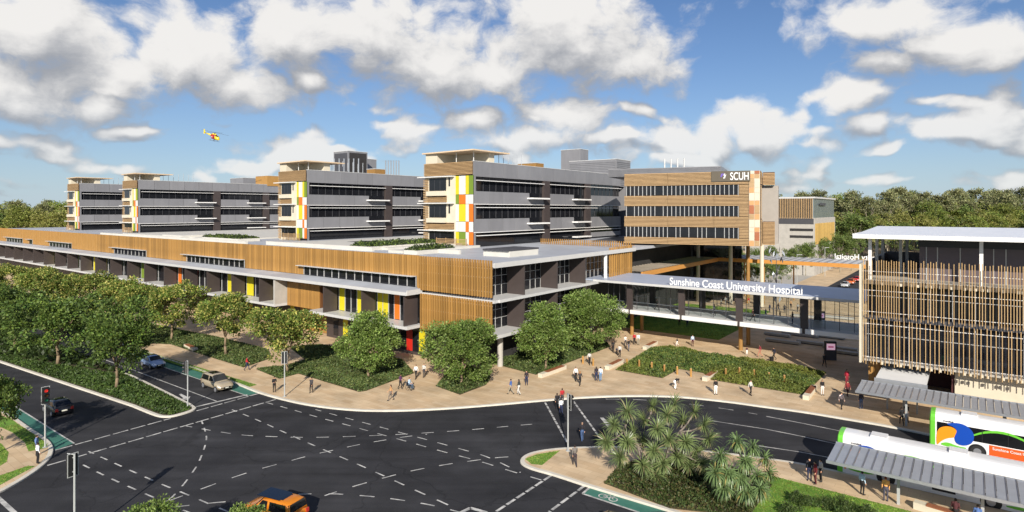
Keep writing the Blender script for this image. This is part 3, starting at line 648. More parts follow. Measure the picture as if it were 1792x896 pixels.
    # roof pavilion
    B.box('pavilion_wall', X(.1), X(3.2), w0 - .2, w0 + 6, 29.6, 31.7, CREAM); B.box('pavilion_wall', X(3.2), X(12.2), w0 + 4.4, w0 + 6, 29.5, 31.7, CREAM)
    B.put('roof_canopy', MB().add([(X(-.4), w0 - .7, 31.72), (X(13.3), w0 - 1.3, 31.72), (X(13.3), w0 + 9.4, 31.72), (X(-.4), w0 + 9.4, 31.72), (X(-.4), w0 - .7, 31.95), (X(13.3), w0 - 1.3, 31.95), (X(13.3), w0 + 9.4, 31.95), (X(-.4), w0 + 9.4, 31.95)],
          [(3, 2, 1, 0), (4, 5, 6, 7), (0, 1, 5, 4), (1, 2, 6, 5), (2, 3, 7, 6), (3, 0, 4, 7)]), mat('canopy_ply', srgb(216, 190, 156), .6, .1, 1))
    for t in (7.5, 11.8): B.put('post', MB().tube((X(t), w0 + .5, 29.5), (X(t), w0 + .5, 31.72), .07, n=6), WHITE)
    for i in range(8): B.put('flue', MB().tube((a0 - 1.5, w0 + 6 + i * 1.5, 29.4), (a0 - 1.5, w0 + 6 + i * 1.5, 32.2 + .3 * (i % 2)), .055, n=6), STEEL)
    # slatted screen at the foot of the end wall
    for i in range(6): B.box('fence_slat', X(4.6), X(12.2), w0 - 2.0, w0 - 1.9, zb + .25 + i * .24, zb + .36 + i * .24, LOUVRE)
    for t in (4.6, 7, 9.6, 12.1): B.box('fence_post', X(t) - .05, X(t) + .05, w0 - 1.88, w0 - 1.78, zb, zb + 1.7, LOUVRE)
    return B
ward(-23.4, 23.3, 12.4, 57.5, 'grey ward block whose side runs up to the timber louvred wing')
ward(-69, 19.3, 10.8, 60, 'grey ward block in front of the dark open-fronted plant tower')
ward(-149, 15.5, 10.5, 62, 'grey ward block ending at the orange timber plant screen')
ward(-189.5, 13, 10.5, 62, 'outermost grey ward block beside the forest')
# service block behind the wards, with plant on its roof
core = Bld('service_block', 'flat grey service block behind the ward blocks carrying the rooftop plant', 'building', -100, 84)
core.box('wall', -230, -20.5, 84, 112, .13, 29.0, GREY); core.box('roof', -230.2, -20.4, 83.8, 112.2, 29.0, 29.4, ROOFGREY)
def plant(name, px0, px1, ytop, Y, zb, m, label, depth=9, louv=False, cat='plant room'):
    x0, x1 = (px0 - 896) / FPX * Y, (px1 - 896) / FPX * Y; zt = CAMH + (HZ - ytop) * Y / FPX
    t = empty(name, ((x0 + x1) / 2, Y + depth / 2, zb), ROT, label, cat)
    wd = (x1 - x0)
    hw = wd / 2 / (abs(UX) + .0); hd = depth / 2
    hw = max(1.0, (wd - depth * abs(UY)) / 2 / UX)
    MB().box(-hw, hw, -hd, hd, 0, zt - zb).build('casing', m, t)
    MB().box(-hw - .1, hw + .1, -hd - .1, hd + .1, zt - zb, zt - zb + .15).build('coping', FASCIA, t)
    if louv:
        n = int((zt - zb - .6) / .45)
        for i in range(n):
            MB().box(-hw + .2, hw - .2, -hd - .12, -hd - .01, .4 + i * .45, .62 + i * .45).build('louvre', GREY, t)
            MB().box(hw + .01, hw + .12, -hd + .2, hd - .2, .4 + i * .45, .62 + i * .45).build('louvre', GREY, t)
    return t, hw, hd, zt - zb
plant('plant_room', 1000, 1107, 280.5, 158, 27, GREY, 'louvred grey plant room on the roof beside the timber louvred wing', 8, True)
plant('plant_tower', 983, 1031, 262, 176, 27, GREY, 'square pale grey plant tower above the louvred plant room', 4.5)
t, hw, hd, hh = plant('plant_tower', 579, 637, 265, 176, 29.4, GREY, 'grey plant tower with a dark open front above the second ward block', 7)
MB().box(hw + .01, hw + .05, -hd + .4, hd - .4, hh * .25, hh - .4).build('opening', INNER, t); MB().box(-hw + .4, hw - .4, -hd - .05, -hd - .01, hh * .3, hh - .5).build('opening', GREY_D, t)
plant('plant_room', 626, 654, 278, 186, 29.4, GREY, 'small plain grey plant room joined to the dark open-fronted tower', 5)
plant('plant_screen', 441, 492, 308, 214, 29.4, TIMBER, 'orange timber plant screen on the roof behind a ward block', 7, cat='plant screen')
plant('plant_room', 395, 450, 312, 226, 29.4, GREY, 'low grey plant room beside the orange timber plant screen', 7)
plant('plant_screen', 906, 952, 286, 178, 29.4, TIMBER, 'orange timber plant screen on the roof near the pale plant tower', 4, cat='plant screen')
plant('plant_screen', 640, 672, 296, 170, 29.4, TIMBER, 'small orange timber plant screen on the roof below the open-fronted tower', 4, cat='plant screen')
for i, (px, Y) in enumerate([(585 + k * 8.5, 150) for k in range(6)] + [(675 + k * 4.6, 156) for k in range(6)]):
    x = (px - 896) / FPX * Y
    tag(MB().tube((0, 0, 0), (0, 0, 4.3), .15, n=8).tube((0, 0, 4.3), (0, 0, 4.42), .2, n=8).build('exhaust_flue', STEEL, None, (x, Y, 29.3)), 'slim pale exhaust flue standing on the hospital roof', 'flue', 'exhaust flues on the roof')

# ================================================================== timber louvred wing with the roof sign
RS = math.atan2(-10.2, 22.2)
class Free(Bld):
    def __init__(s, name, label, cat, loc, rz):
        s.off = (0, 0, 0); s.root = empty(name, loc, rz, label, cat)
sc_ = Free('timber_wing', 'timber louvred wing with three strips of windows raised on tall columns', 'building', (22, 118, 0), RS)
LW = 24.6; ZB, ZT = 14.45, 28.0
sc_.box('core_wall', .3, LW - .4, .5, 34, ZB + .1, ZT - .3, INNER); sc_.box('soffit', 0, LW, .1, 34, ZB, ZB + .1, GREY_D)
sc_.box('roof', .2, LW - .2, .3, 34, ZT - .3, ZT, ROOFGREY)
wr = [(23.75, 25.55), (19.8, 21.65), (15.8, 17.7)]
bands = [(25.6, 28.0), (21.7, 23.7), (17.75, 19.75), (14.45, 15.75)]
for z0, z1 in bands:
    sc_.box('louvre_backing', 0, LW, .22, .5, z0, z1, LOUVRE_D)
    n = int(round((z1 - z0) / .25)); st = (z1 - z0) / n
    for i in range(n):
        for x0, x1 in ((0, LW * .34), (LW * .34 + .04, LW * .68), (LW * .68 + .04, 22.7)): sc_.box('louvre', x0, x1, .0, .215, z0 + i * st + .03, z0 + (i + 1) * st - .06, LOUVRE)
for z0, z1 in wr:
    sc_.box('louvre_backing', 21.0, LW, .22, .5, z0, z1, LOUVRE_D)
    w = sc_.box('window', .2, 21.0, .3, .5, z0, z1, BLACKG)
    for i in range(27):
        x = .4 + i * .79
        if i % 3 == 0 or rnd.random() < .75: MB().box(x - .05, x + .05, .02, .298, z0 - (.3 if i % 2 == 0 else 0), z1).build('mullion', MULL, w)
    n = 7; st = (z1 - z0) / n
    for i in range(n): sc_.box('louvre', 21.1, 22.7, .0, .215, z0 + i * st + .03, z0 + (i + 1) * st - .06, LOUVRE)
# coloured strip at the corner
sc_.box('corner_backing', 22.75, LW, .05, .21, ZB, ZT, CREAM)
zc = ZB; i = 0
LO = mat('pale_orange_panel', srgb(204, 150, 100), .5, .08, 1); TC = mat('terracotta_panel', srgb(160, 96, 62), .5, .08, 1)
cols = [LO, CREAM, LOUVRE, CREAM, LO, TC, CREAM, LOUVRE, LO, CREAM]
while zc < ZT - .5:
    h = (1.0, 1.6, .8, 1.4)[i % 4]
    for j in range(2): sc_.box('colour_panel', 22.8 + j * .9, 23.62 + j * .9, -.02, .048, zc, min(zc + h - .06, ZT), cols[(i * 3 + j * 2) % len(cols)])
    zc += h; i += 1
# right-hand end: white wall with its shade painted grey, small fins between timber returns
sc_.box('end_wall', LW - .4, LW + 2.9, 6.2, 13, 14.6, 25.5, mat('end_wall_shade_grey', srgb(158, 151, 142), .7, .08, 1))
for z0, z1, xe in ((25.6, 28.0, 2.3), (14.45, 18.8, 2.3)):
    sc_.box('return_backing', LW + .3, LW + xe, 5.4, 6.1, z0, z1, LOUVRE_D)
    for i in range(int((z1 - z0) / .25)): sc_.box('louvre', LW + .3, LW + xe + .05, 5.2, 5.39, z0 + i * .25 + .02, z0 + i * .25 + .18, LOUVRE)
for z0, z1, y1 in ((25.6, 28.0, 5.0), (14.45, 19.4, 5.0), (19.4, 25.6, 1.6)):
    n = int((z1 - z0) / .25)
    sc_.box('return_backing', LW - .02, LW + .1, .2, y1, z0, z1, LOUVRE_D)
    for i in range(n): sc_.box('louvre', LW + .11, LW + .26, .0, y1, z0 + i * .25 + .02, z0 + i * .25 + .18, LOUVRE)
for z in (17.8, 21.7): sc_.box('sunshade', LW + 1.0, LW + 1.8, 6.4, 9, z, z + .15, GREY_D)
for x, y in ((10.5, 26), (17.5, 26), (21, 28), (24, 24), (3, 26)): sc_.put('column', MB().tube((x, y, .13), (x, y, ZB), .42, n=12), CREAM if y < 27 else TIMBER)
sc_.box('lobby_glass', -1, LW - 5, 29.5, 33, .13, ZB, BLACKG); sc_.box('lobby_wall', -6, 9, 28.4, 29.4, .13, ZB, GREY_D)
sc_.box('lobby_wall', -9, .0, 8, 28, .13, ZB, GREY_D)
# plant behind the parapet
sc_.box('plant_screen', -6, 17, 10, 24, ZT, ZT + 1.7, GREY)
for i in range(7): sc_.box('louvre', -6, 17, 9.86, 9.98, ZT + .1 + i * .23, ZT + .24 + i * .23, GREY)
for i in range(4): sc_.put('flue', MB().tube((5.2 + i * 1.35, 14, ZT), (5.2 + i * 1.35, 14, ZT + 3.8), .16, n=8), FASCIA)
# sign board with letters and a small starburst emblem
SIGNB = mat('sign_board', srgb(92, 84, 70), .5, .08, 1)
LETTER = mat('white_letter', (.82, .82, .80), .4, .02, 1)
sc_.box('sign_board', 16.3, 23.0, -.16, -.02, 26.15, 28.05, SIGNB)
def letters(text, size, parent, origin, xdir, faceneg=True, width=None, depth=.08, m=None, off=(0, 0, 0)):
    """one mesh per letter, standing upright along xdir from origin"""
    cu = bpy.data.curves.new('t', 'FONT'); cu.size = size; cu.extrude = depth / 2; cu.offset = size * .010
    ob = bpy.data.objects.new('t', cu); col.objects.link(ob)
    def ext(s):
        cu.body = s; bpy.context.view_layer.update(); return ob.dimensions.x
    bar = ext('||') ; one = ext('|'); xs = []
    for i in range(len(text)): xs.append(ext('|' + text[:i] + '|') - bar if i else 0.0)
    tot = ext('|' + text + '|') - bar
    sc = (width / tot) if width else 1.0
    dg = bpy.context.evaluated_depsgraph_get(); cache = {}
    for i, ch in enumerate(text):
        if ch == ' ': continue
        if ch not in cache:
            cu.body = ch; bpy.context.view_layer.update(); dg = bpy.context.evaluated_depsgraph_get()
            me = bpy.data.meshes.new_from_object(ob.evaluated_get(dg)); me.name = 'letter'; me.materials.clear(); me.materials.append(m or LETTER); cache[ch] = me
        o = link('letter', cache[ch], parent, tuple(origin[k] + xdir[k] * xs[i] * sc - off[k] for k in range(3)))
        o.rotation_euler = (R(90), 0, math.atan2(xdir[1], xdir[0])); o.scale = (sc, 1, 1)
    bpy.data.objects.remove(ob)
letters('SCUH', 1.95, sc_.root, (19.55, -.2, 26.42), (1, 0, 0), width=3.25)
PUR = mat('emblem_purple', srgb(120, 96, 190), .4, .05, 1)
for i in range(9):
    t = R(-60 + i * 30); c = (18.35, 27.05)
    q = MB(); p = Vector((math.cos(t), math.sin(t))); n = Vector((-p.y, p.x)); L = .72 if i in (3, 4, 5, 6) else .5
    pts = [(c[0] + p.x * .16, c[1] + p.y * .16), (c[0] + p.x * L * .6 + n.x * .1, c[1] + p.y * L * .6 + n.y * .1), (c[0] + p.x * L, c[1] + p.y * L), (c[0] + p.x * L * .6 - n.x * .1, c[1] + p.y * L * .6 - n.y * .1)]
    q.add([(x, -.2, z) for x, z in pts] + [(x, -.165, z) for x, z in pts], [(0, 1, 2, 3), (7, 6, 5, 4), (0, 4, 5, 1), (1, 5, 6, 2), (2, 6, 7, 3), (3, 7, 4, 0)])
    q.build('emblem_ray', PUR if i > 4 else LETTER, sc_.root)

# ================================================================== entry canopy with orange edge (courtyard)
ec = Bld('entry_canopy', 'courtyard entry canopy of timber louvres with an orange edge beam', 'canopy', 2.6, 79)
ORB = mat('orange_edge_beam', srgb(198, 140, 70), .5, .1, 1.5, stretch=(.5, .5, 3))
ec.box('edge_beam', 2.2, 2.6, 38.6, 79.4, 9.2, 10.0, ORB); ec.box('edge_beam', 2.6, 37, 79.0, 79.4, 9.2, 10.0, ORB)
LG = mat('weathered_louvre', srgb(150, 140, 126), .7, .15, 1.5, rand=.1)
for i in range(31): ec.put('louvre', slopebox(MB(), -11, 2.18, 39.2 + i * 1.3, 10.12, 10.02, 40.0 + i * 1.3, 9.95, 9.85), LG)
for i in range(4): ec.box('beam', -10.8 + i * 3.4, -10.5 + i * 3.4, 39, 79, 9.3, 9.84, GREY_D)
ec.box('roof_sheet', 2.6, 37, 79.4, 92.5, 9.72, 9.86, FASCIA)
for i in range(23): ec.box('roof_batten', 3.2 + i * 1.5, 3.4 + i * 1.5, 79.2, 92.4, 9.87, 10.06, GREY)
for a_, w_ in ((-10, 41), (-10, 78), (5, 90), (16, 90), (34, 90), (34, 80.5), (12, 80.5)): ec.put('post', MB().tube((a_, w_, .13), (a_, w_, 9.7), .16, n=8), TIMBER)
letters('Sunshine Coast University Hospital', 1.75, ec.root, (24.0 + 21.0, 92.3, 9.95), (-1, 0, 0), width=21.0, off=ec.off)

# ================================================================== covered walkway bridge with the hospital's name
br = Bld('walkway_bridge', 'glazed covered walkway bridge with the hospital name standing on its roof', 'bridge', 17, 32)
br.put('roof', slopebox(MB(), -2.6, 38.2, 26.7, 9.58, 9.42, 38.2, 9.75, 9.42), mat('blue_grey_roof', srgb(168, 178, 196), .4, .07, .6))
br.box('roof_fascia', -.6, 38.2, 26.56, 26.69, 9.28, 9.62, FASCIA)
br.box('deck', .32, 38.4, 28.0, 37.4, 4.55, 4.95, FASCIA)
seg_ = [.35, 5.0, 13.5, 22.0, 30.5, 38.3]
for x0, x1 in zip(seg_, seg_[1:]): br.box('edge_beam', x0 + .5, x1 + .1, 27.6, 27.98, 4.5, 5.1, WHITE); br.box('edge_beam', x0 + .5, x1 + .1, 37.42, 37.7, 4.4, 4.9, WHITE)
for a_ in (5.3, 13.9, 22.4, 30.9):
    br.box('pier', a_ - .55, a_ + .35, 27.9, 28.4, 4.4, 9.4, DARK); br.box('pier', a_ - .55, a_ + .35, 36.6, 37.1, 4.4, 9.4, DARK)
pts = [.5, 5.0] + [13.9, 22.4, 30.9, 38.2]
for wv in (29.7, 36.9):
    for x0, x1 in zip([.5, 5.7, 14.3, 22.8, 31.3], [4.7, 13.3, 21.8, 30.3, 38.2]):
        n = 4; st = (x1 - x0) / n
        for i in range(n):
            pn = br.box('glass_pane', x0 + i * st + .04, x0 + (i + 1) * st - .04, wv, wv + .03, 5.12, 9.38, CLEAR)
            MB().box(x0 + i * st - .03, x0 + i * st + .03, wv - .04, wv + .07, 4.98, 9.4).build('mullion', GREY_D, pn, off=br.off)
    br.box('handrail', .5, 38.2, wv + (.12 if wv < 30 else -.12), wv + (.17 if wv < 30 else -.07), 6.0, 6.06, STEEL)
for a_, w_ in ((3.5, 32.4), (3.4, 36.4), (21.3, 32.1), (21.2, 36.3)): br.put('post', MB().tube((a_, w_, .13), (a_, w_, 4.55), .3, n=12), TIMBER)
letters('Sunshine Coast University Hospital', 1.55, br.root, (12.2, 27.35, 9.66), (1, 0, 0), width=18.6, depth=.08, off=br.off)

# ================================================================== slatted building on the right
rb = Bld('slatted_building', 'dark glazed building screened by blonde vertical slats under a flat white roof', 'building', 38.8, 16.8)
RE = 72
rb.put('roof', slopebox(MB(), 38.3, RE, 15.9, 18.25, 17.95, 37, 18.75, 18.4), mat('white_roof', (.74, .76, .80), .45, .05, .6)); rb.box('roof_fascia', 38.2, RE, 15.74, 15.89, 17.86, 18.3, WHITE); rb.box('roof_fascia', 38.14, 38.29, 15.9, 37, 17.9, 18.35, WHITE)
rb.box('terrace_floor', 39.2, RE, 17.5, 36, 12.75, 13.25, CONC)
rb.box('core_wall', 44.0, RE, 20.9, 36, 13.25, 18.0, mat('plum_panel', srgb(92, 82, 86), .5, .08, 1)); rb.box('core_head', 43.9, RE, 20.6, 20.89, 16.9, 17.9, BLACK)
x = 44.6
while x < 60: rb.box('panel_joint', x, x + .09, 20.82, 20.899, 13.25, 16.9, MULL); x += (1.0, 1.9, .9, 2.0)[int(x * 7) % 4]
for x, w_ in ((39.6, 18.0), (49.4, 18.0), (58.8, 18.0), (39.6, 24), (39.6, 30), (42.2, 30), (42.0, 24)): rb.box('terrace_column', x - .16, x + .16, w_ - .16, w_ + .16, 13.25, 18.1, WHITE if w_ < 20 else POLE)
rb.box('terrace_parapet', 39.15, 39.35, 18.4, 36, 13.25, 15.2, GREY_D); rb.box('terrace_parapet', 39.36, 44, 35.8, 36, 13.25, 15.4, GREY_D)
rb.box('glass_wall', 39.3, RE, 18.1, 36, 4.3, 12.74, BLACKG)
rb.box('floor_edge', 39.1, RE, 17.6, 18.09, 8.85, 9.3, GREY_D); rb.box('floor_edge', 39.1, RE, 17.55, 18.09, 4.2, 4.5, CONC); rb.box('floor_edge', 39.1, RE, 17.5, 18.09, 12.75, 13.2, mat('weathered_fascia', srgb(120, 108, 92), .7, .15, 1.5))
for i in range(16):
    x = 39.4 + i * 1.9
    rb.box('mullion', x, x + .06, 18.0, 18.09, 4.5, 12.7, MULL)
for z in (7.1, 11.4): rb.box('transom', 39.3, RE, 17.99, 18.09, z, z + .06, MULL)
rb.box('end_frame', 38.72, 38.92, 16.6, 18.2, 4.1, 15.0, CREAM)
for z in (4.75, 8.4, 9.75, 12.1, 14.2): rb.box('slat_rail', 38.95, 60, 17.05, 17.11, z, z + .06, WHITE)
su = boxmesh('slat', .066, .05, 6.25, SLAT); sl = boxmesh('slat', .066, .05, 5.0, SLAT); clip = boxmesh('slat_clip', .2, .14, .28, CREAM)
x = 39.1; k = 0
while x < 57.5:
    rb.inst('slat', su, x, 16.85, 9.15 + rnd.uniform(-.05, .2))
    x += (.24, .22, .42, .24, .36, .23)[rnd.randrange(6)]
x = 39.1
while x < 57.5:
    rb.inst('slat', sl, x, 16.85, 4.05 + rnd.uniform(-.08, .08))
    if rnd.random() < .35: rb.inst('slat_clip', clip, x + .1, 17.05, 4.1); rb.inst('slat_clip', clip, x + .1, 17.05, 12.75)
    x += (.24, .40, .23, .48, .30, .36)[rnd.randrange(6)]
# ground floor: pale wall, dark wine-coloured recess, timber columns
WINE = mat('wine_wall', srgb(70, 34, 36), .6, .15, 1)
rb.box('ground_wall', 47.2, RE, 19.2, 34, .13, 4.19, CREAM); rb.box('ground_recess', 41.5, 47.19, 27, 34, .13, 4.19, WINE); rb.box('ground_recess', 46.9, 47.18, 19.4, 27, .13, 4.19, WINE)
for x, w_ in ((39.6, 19.3), (39.7, 23.5), (39.7, 28)): rb.put('timber_column', MB().box(x - .28, x + .28, w_ - .28, w_ + .28, .13, 4.19), TIMBER)

# ================================================================== far wing on the right with glass and timber
eb = Bld('far_wing', 'distant boxy wing with a timber screened upper floor and a yellow slatted corner', 'building', 9.2, 149)
eb.box('wall', -12, 9.2, 149, 185, .13, 18.4, CONC); eb.box('upper_glass', -12, 9.0, 149.2, 184, 18.4, 24.6, mat('far_glass', srgb(120, 130, 132), .15, .15, .6)); eb.box('roof', -12.2, 9.4, 148.8, 185, 24.6, 25.1, FASCIA)
for i in range(40): eb.box('screen_slat', -11.8 + i * .52, -11.62 + i * .52, 148.7, 148.95, 18.2, 24.6, LOUVRE if i % 3 else SLAT)
for i in range(22): eb.box('screen_slat', 9.21, 9.5, 150 + i * 1.5, 150.8 + i * 1.5, 10, 16.6, mat('yellow_slat', srgb(186, 154, 88), .5, .1, 1, rand=.12))
eb.box('dark_band', -12, 9.0, 148.94, 149.0, 16.4, 18.2, GREY_D)
for z in (12, 14.2): eb.box('window', 2, 8.8, 148.9, 148.99, z, z + .8, INNER); eb.box('window', -11, -7, 148.9, 148.99, z, z + 1.2, BLACKG)
eb.box('sign', 9.41, 9.46, 156, 166, 22.4, 23.2, GREY_D)
# ================================================================== vegetation
LEAF = mat('leaf', (.06, .1, .02), .55, .15, .8, rand=.10, attr='leafcol', trans=.25, spec=.35)
BARK = mat('bark', srgb(134, 116, 92), .9, .25, 4, bump=.4)
PBARK = mat('pandanus_bark', srgb(124, 114, 104), .9, .2, 5, bump=.4)

def leaf_mesh(name, c, d, up, L, wd, colr, m=None, curl=None):
    """many separate rhombic leaves: centre c, direction d, side up x d; colr per leaf"""
    n = len(c)
    d = d / np.linalg.norm(d, axis=1, keepdims=True)
    sd_ = np.cross(d, up); sd_ /= (np.linalg.norm(sd_, axis=1, keepdims=True) + 1e-6)
    L = np.broadcast_to(np.asarray(L, float), (n,))[:, None]; wd = np.broadcast_to(np.asarray(wd, float), (n,))[:, None]
    v = np.empty((n, 4, 3)); v[:, 0] = c - d * L * .5; v[:, 1] = c + sd_ * wd * .5 + d * L * .05; v[:, 2] = c + d * L * .5; v[:, 3] = c - sd_ * wd * .5 + d * L * .05
    me = bpy.data.meshes.new(name)
    me.vertices.add(n * 4); me.vertices.foreach_set('co', v.reshape(-1))
    me.loops.add(n * 4); me.loops.foreach_set('vertex_index', np.arange(n * 4, dtype=np.int32))
    me.polygons.add(n); me.polygons.foreach_set('loop_start', np.arange(0, n * 4, 4, dtype=np.int32)); me.polygons.foreach_set('loop_total', np.full(n, 4, dtype=np.int32))
    me.update(calc_edges=True)
    at = me.attributes.new('leafcol', 'FLOAT_COLOR', 'FACE')
    cc = np.ones((n, 4)); cc[:, :3] = colr; at.data.foreach_set('color', cc.reshape(-1))
    me.materials.append(m or LEAF); return me
def rdir(n):
    v = nrg.normal(size=(n, 3)); return v / np.linalg.norm(v, axis=1, keepdims=True)
def tones(n, base, spread=.30, alt=None, altp=.0):
    c = np.array(base)[None] * (1 + nrg.uniform(-spread, spread, (n, 1)))
    c = c * (1 + nrg.uniform(-.1, .1, (n, 3)))
    if alt is not None:
        k = nrg.random(n) < altp; c[k] = np.array(alt) * (1 + nrg.uniform(-spread, spread, (k.sum(), 1)))
    return np.clip(c, .002, 1)
def crown_mesh(name, rx, rz, nclump, nleaf, leafL, base, alt, altp, zc, clump=.9, seed=0, hollow=.45):
    """leaves in clumps over an uneven ellipsoid"""
    cs = rdir(nclump); cs[:, 2] = np.abs(cs[:, 2]) * np.where(nrg.random(nclump) < .72, 1, -1)
    rad = nrg.uniform(hollow, 1.0, nclump) ** .6
    lump = 1 + .20 * np.sin(cs[:, 0] * 3.1 + seed) + .18 * np.sin(cs[:, 1] * 4.3 + seed * 2) + .14 * np.sin(cs[:, 2] * 5 + seed * 3) + nrg.uniform(-.10, .10, nclump)
    cc = cs * (rad * lump)[:, None] * np.array([rx - clump * .45, rx - clump * .45, rz - clump * .4])[None]
    per = nleaf // nclump
    idx = np.repeat(np.arange(nclump), per); n = len(idx)
    sz = nrg.uniform(.55, 1.25, nclump) * clump
    ld = rdir(n); r = nrg.random(n) ** .4
    p = cc[idx] + ld * (r * sz[idx])[:, None] * np.array([1, 1, .72])
    p[:, 2] += zc
    out = ld + .6 * cs[idx] + nrg.normal(size=(n, 3)) * .55; out[:, 2] -= .15
    ctone = nrg.uniform(.72, 1.25, nclump)[idx]
    col_ = tones(n, base, .28, alt, altp) * ctone[:, None]
    return leaf_mesh(name, p, out, rdir(n), leafL * nrg.uniform(.7, 1.3, n), leafL * .62, col_)
def trunk_mesh(name, h, r, forks, spread, top, m=BARK, lean=.0, seed=1):
    rr = random.Random(seed); b = MB()
    p = Vector((0, 0, -.05)); q = Vector((lean, rr.uniform(-.1, .1), h)); mid = (p + q) / 2 + Vector((rr.uniform(-.1, .1), rr.uniform(-.1, .1), 0))
    b.tube(p, Vector((0, 0, .25)), r * 1.5, r * 1.08); b.tube((0, 0, .25), mid, r * 1.08, r * .9); b.tube(mid, q, r * .9, r * .75)
    for i in range(forks):
        t = 2 * math.pi * i / forks + rr.uniform(-.4, .4); s_ = spread * rr.uniform(.6, 1)
        e1 = q + Vector((math.cos(t) * s_ * .45, math.sin(t) * s_ * .45, (top - h) * .4)); e2 = q + Vector((math.cos(t + .2) * s_, math.sin(t + .2) * s_, (top - h) * rr.uniform(.7, 1)))
        b.tube(q - Vector((0, 0, .1)), e1, r * .55, r * .36, 6); b.tube(e1, e2, r * .36, r * .12, 6)
        e3 = e1 + Vector((math.cos(t + 1.1) * s_ * .5, math.sin(t + 1.1) * s_ * .5, (top - h) * .3)); b.tube(e1, e3, r * .28, r * .1, 5)
    return b.mesh(name, m, True)
DKG = (.085, .140, .030); MDG = (.14, .20, .036); YLG = (.125, .145, .030); LTG = (.085, .125, .045); PALE = (.44, .41, .11)
KINDS = {
    'dark': [(crown_mesh('crown', 4.7, 3.6, 105, 9600, .34, DKG, MDG, .3, 5.7, 1.15, s), trunk_mesh('trunk', 2.6, .19, 5, 2.6, 7, seed=s)) for s in (1, 2, 3)],
    'yellow': [(crown_mesh('crown', 3.4, 3.0, 95, 8600, .30, MDG, PALE, .30, 4.9, .95, s), trunk_mesh('trunk', 2.3, .15, 5, 1.9, 6, seed=s)) for s in (4, 5, 6)],
    'round': [(crown_mesh('crown', 4.0, 3.35, 190, 19000, .26, (.125, .195, .036), (.25, .33, .095), .28, 4.35, .95, s, hollow=.6), trunk_mesh('trunk', 1.5, .16, 6, 2.0, 5.0, seed=s)) for s in (7, 8)],
}
def tree(kind, i, loc, sc, rz, label, group=None):
    cr, tr = KINDS[kind][i % len(KINDS[kind])]
    t = empty('street_tree', loc, rz, label, 'tree', group); t.scale = (sc[0], sc[0], sc[1])
    link('crown', cr, t); link('trunk', tr, t)
    return t
def gp(px, py, z=PZ): return G(px, py, z)
tree('round', 0, gp(645, 662), (.95, .98), .3, 'round leafy green tree in the bed before the red and yellow ground-floor panels')
tree('round', 1, gp(806, 674), (1.02, 1.0), 1.2, 'round leafy green tree in the small triangular bed below the batten screen corner')
tree('round', 0, gp(955, 646), (.98, 1.02), 2.2, 'round leafy green tree close by the long bench at the bed corner')
tree('round', 1, gp(1034, 616), (1.08, 1.12), 4.0, 'round leafy green tree at the walkway end of the planted bed')
tree('yellow', 0, gp(503, 654), (1.14, 1.16), .7, 'yellow-flecked tree beside the traffic signal on the plaza', 'flecked trees along the podium')
tree('yellow', 1, gp(395, 622), (1.18, 1.18), 1.9, 'yellow-flecked tree above the footpath bench end', 'flecked trees along the podium')
YT = [(300, 597, 1.22), (255, 590, 1.2), (215, 578, 1.2), (160, 566, 1.25), (118, 556, 1.25), (70, 548, 1.25), (25, 540, 1.25), (-20, 531, 1.25)]
for i, (x, y, s_) in enumerate(YT): tree('yellow', i + 2, gp(x, y), (s_, s_ * .98), i * 1.7, 'yellow-flecked tree in the row along the dark podium wall', 'flecked trees along the podium')
tree('dark', 0, gp(204, 681), (.94, 1.02), .4, 'dark broad tree nearest the tip of the grass median', 'dark trees on the median')
tree('dark', 1, gp(101, 640), (1.12, 1.05), 2.0, 'dark broad tree in the middle of the grass median', 'dark trees on the median')
tree('dark', 2, gp(26, 611), (1.1, 1.02), 3.3, 'dark broad tree on the far stretch of the median', 'dark trees on the median')
tree('dark', 0, gp(-45, 590), (1.1, 1.0), 5.0, 'dark broad tree on the far stretch of the median', 'dark trees on the median')
tree('dark', 1, gp(-20, 800), (.56, .80), 1.0, 'dark tree standing on the corner footpath lawn beside the green cycle lane')
tree('round', 0, Vector((-20.2, 33.4, 0)), (.56, .55), 1.0, 'small round tree whose top shows behind the orange car', 'treetops by the junction'); tree('round', 1, Vector((-15.4, 33.2, 0)), (.46, .55), 2.4, 'small round tree whose top shows by the bonnet of the orange car', 'treetops by the junction')
tag(MB().prism([(-30, 20), (-9, 20), (-9, 35.2), (-30, 35.2)], -.02, .1).build('near_verge', GRASS), kind='structure')

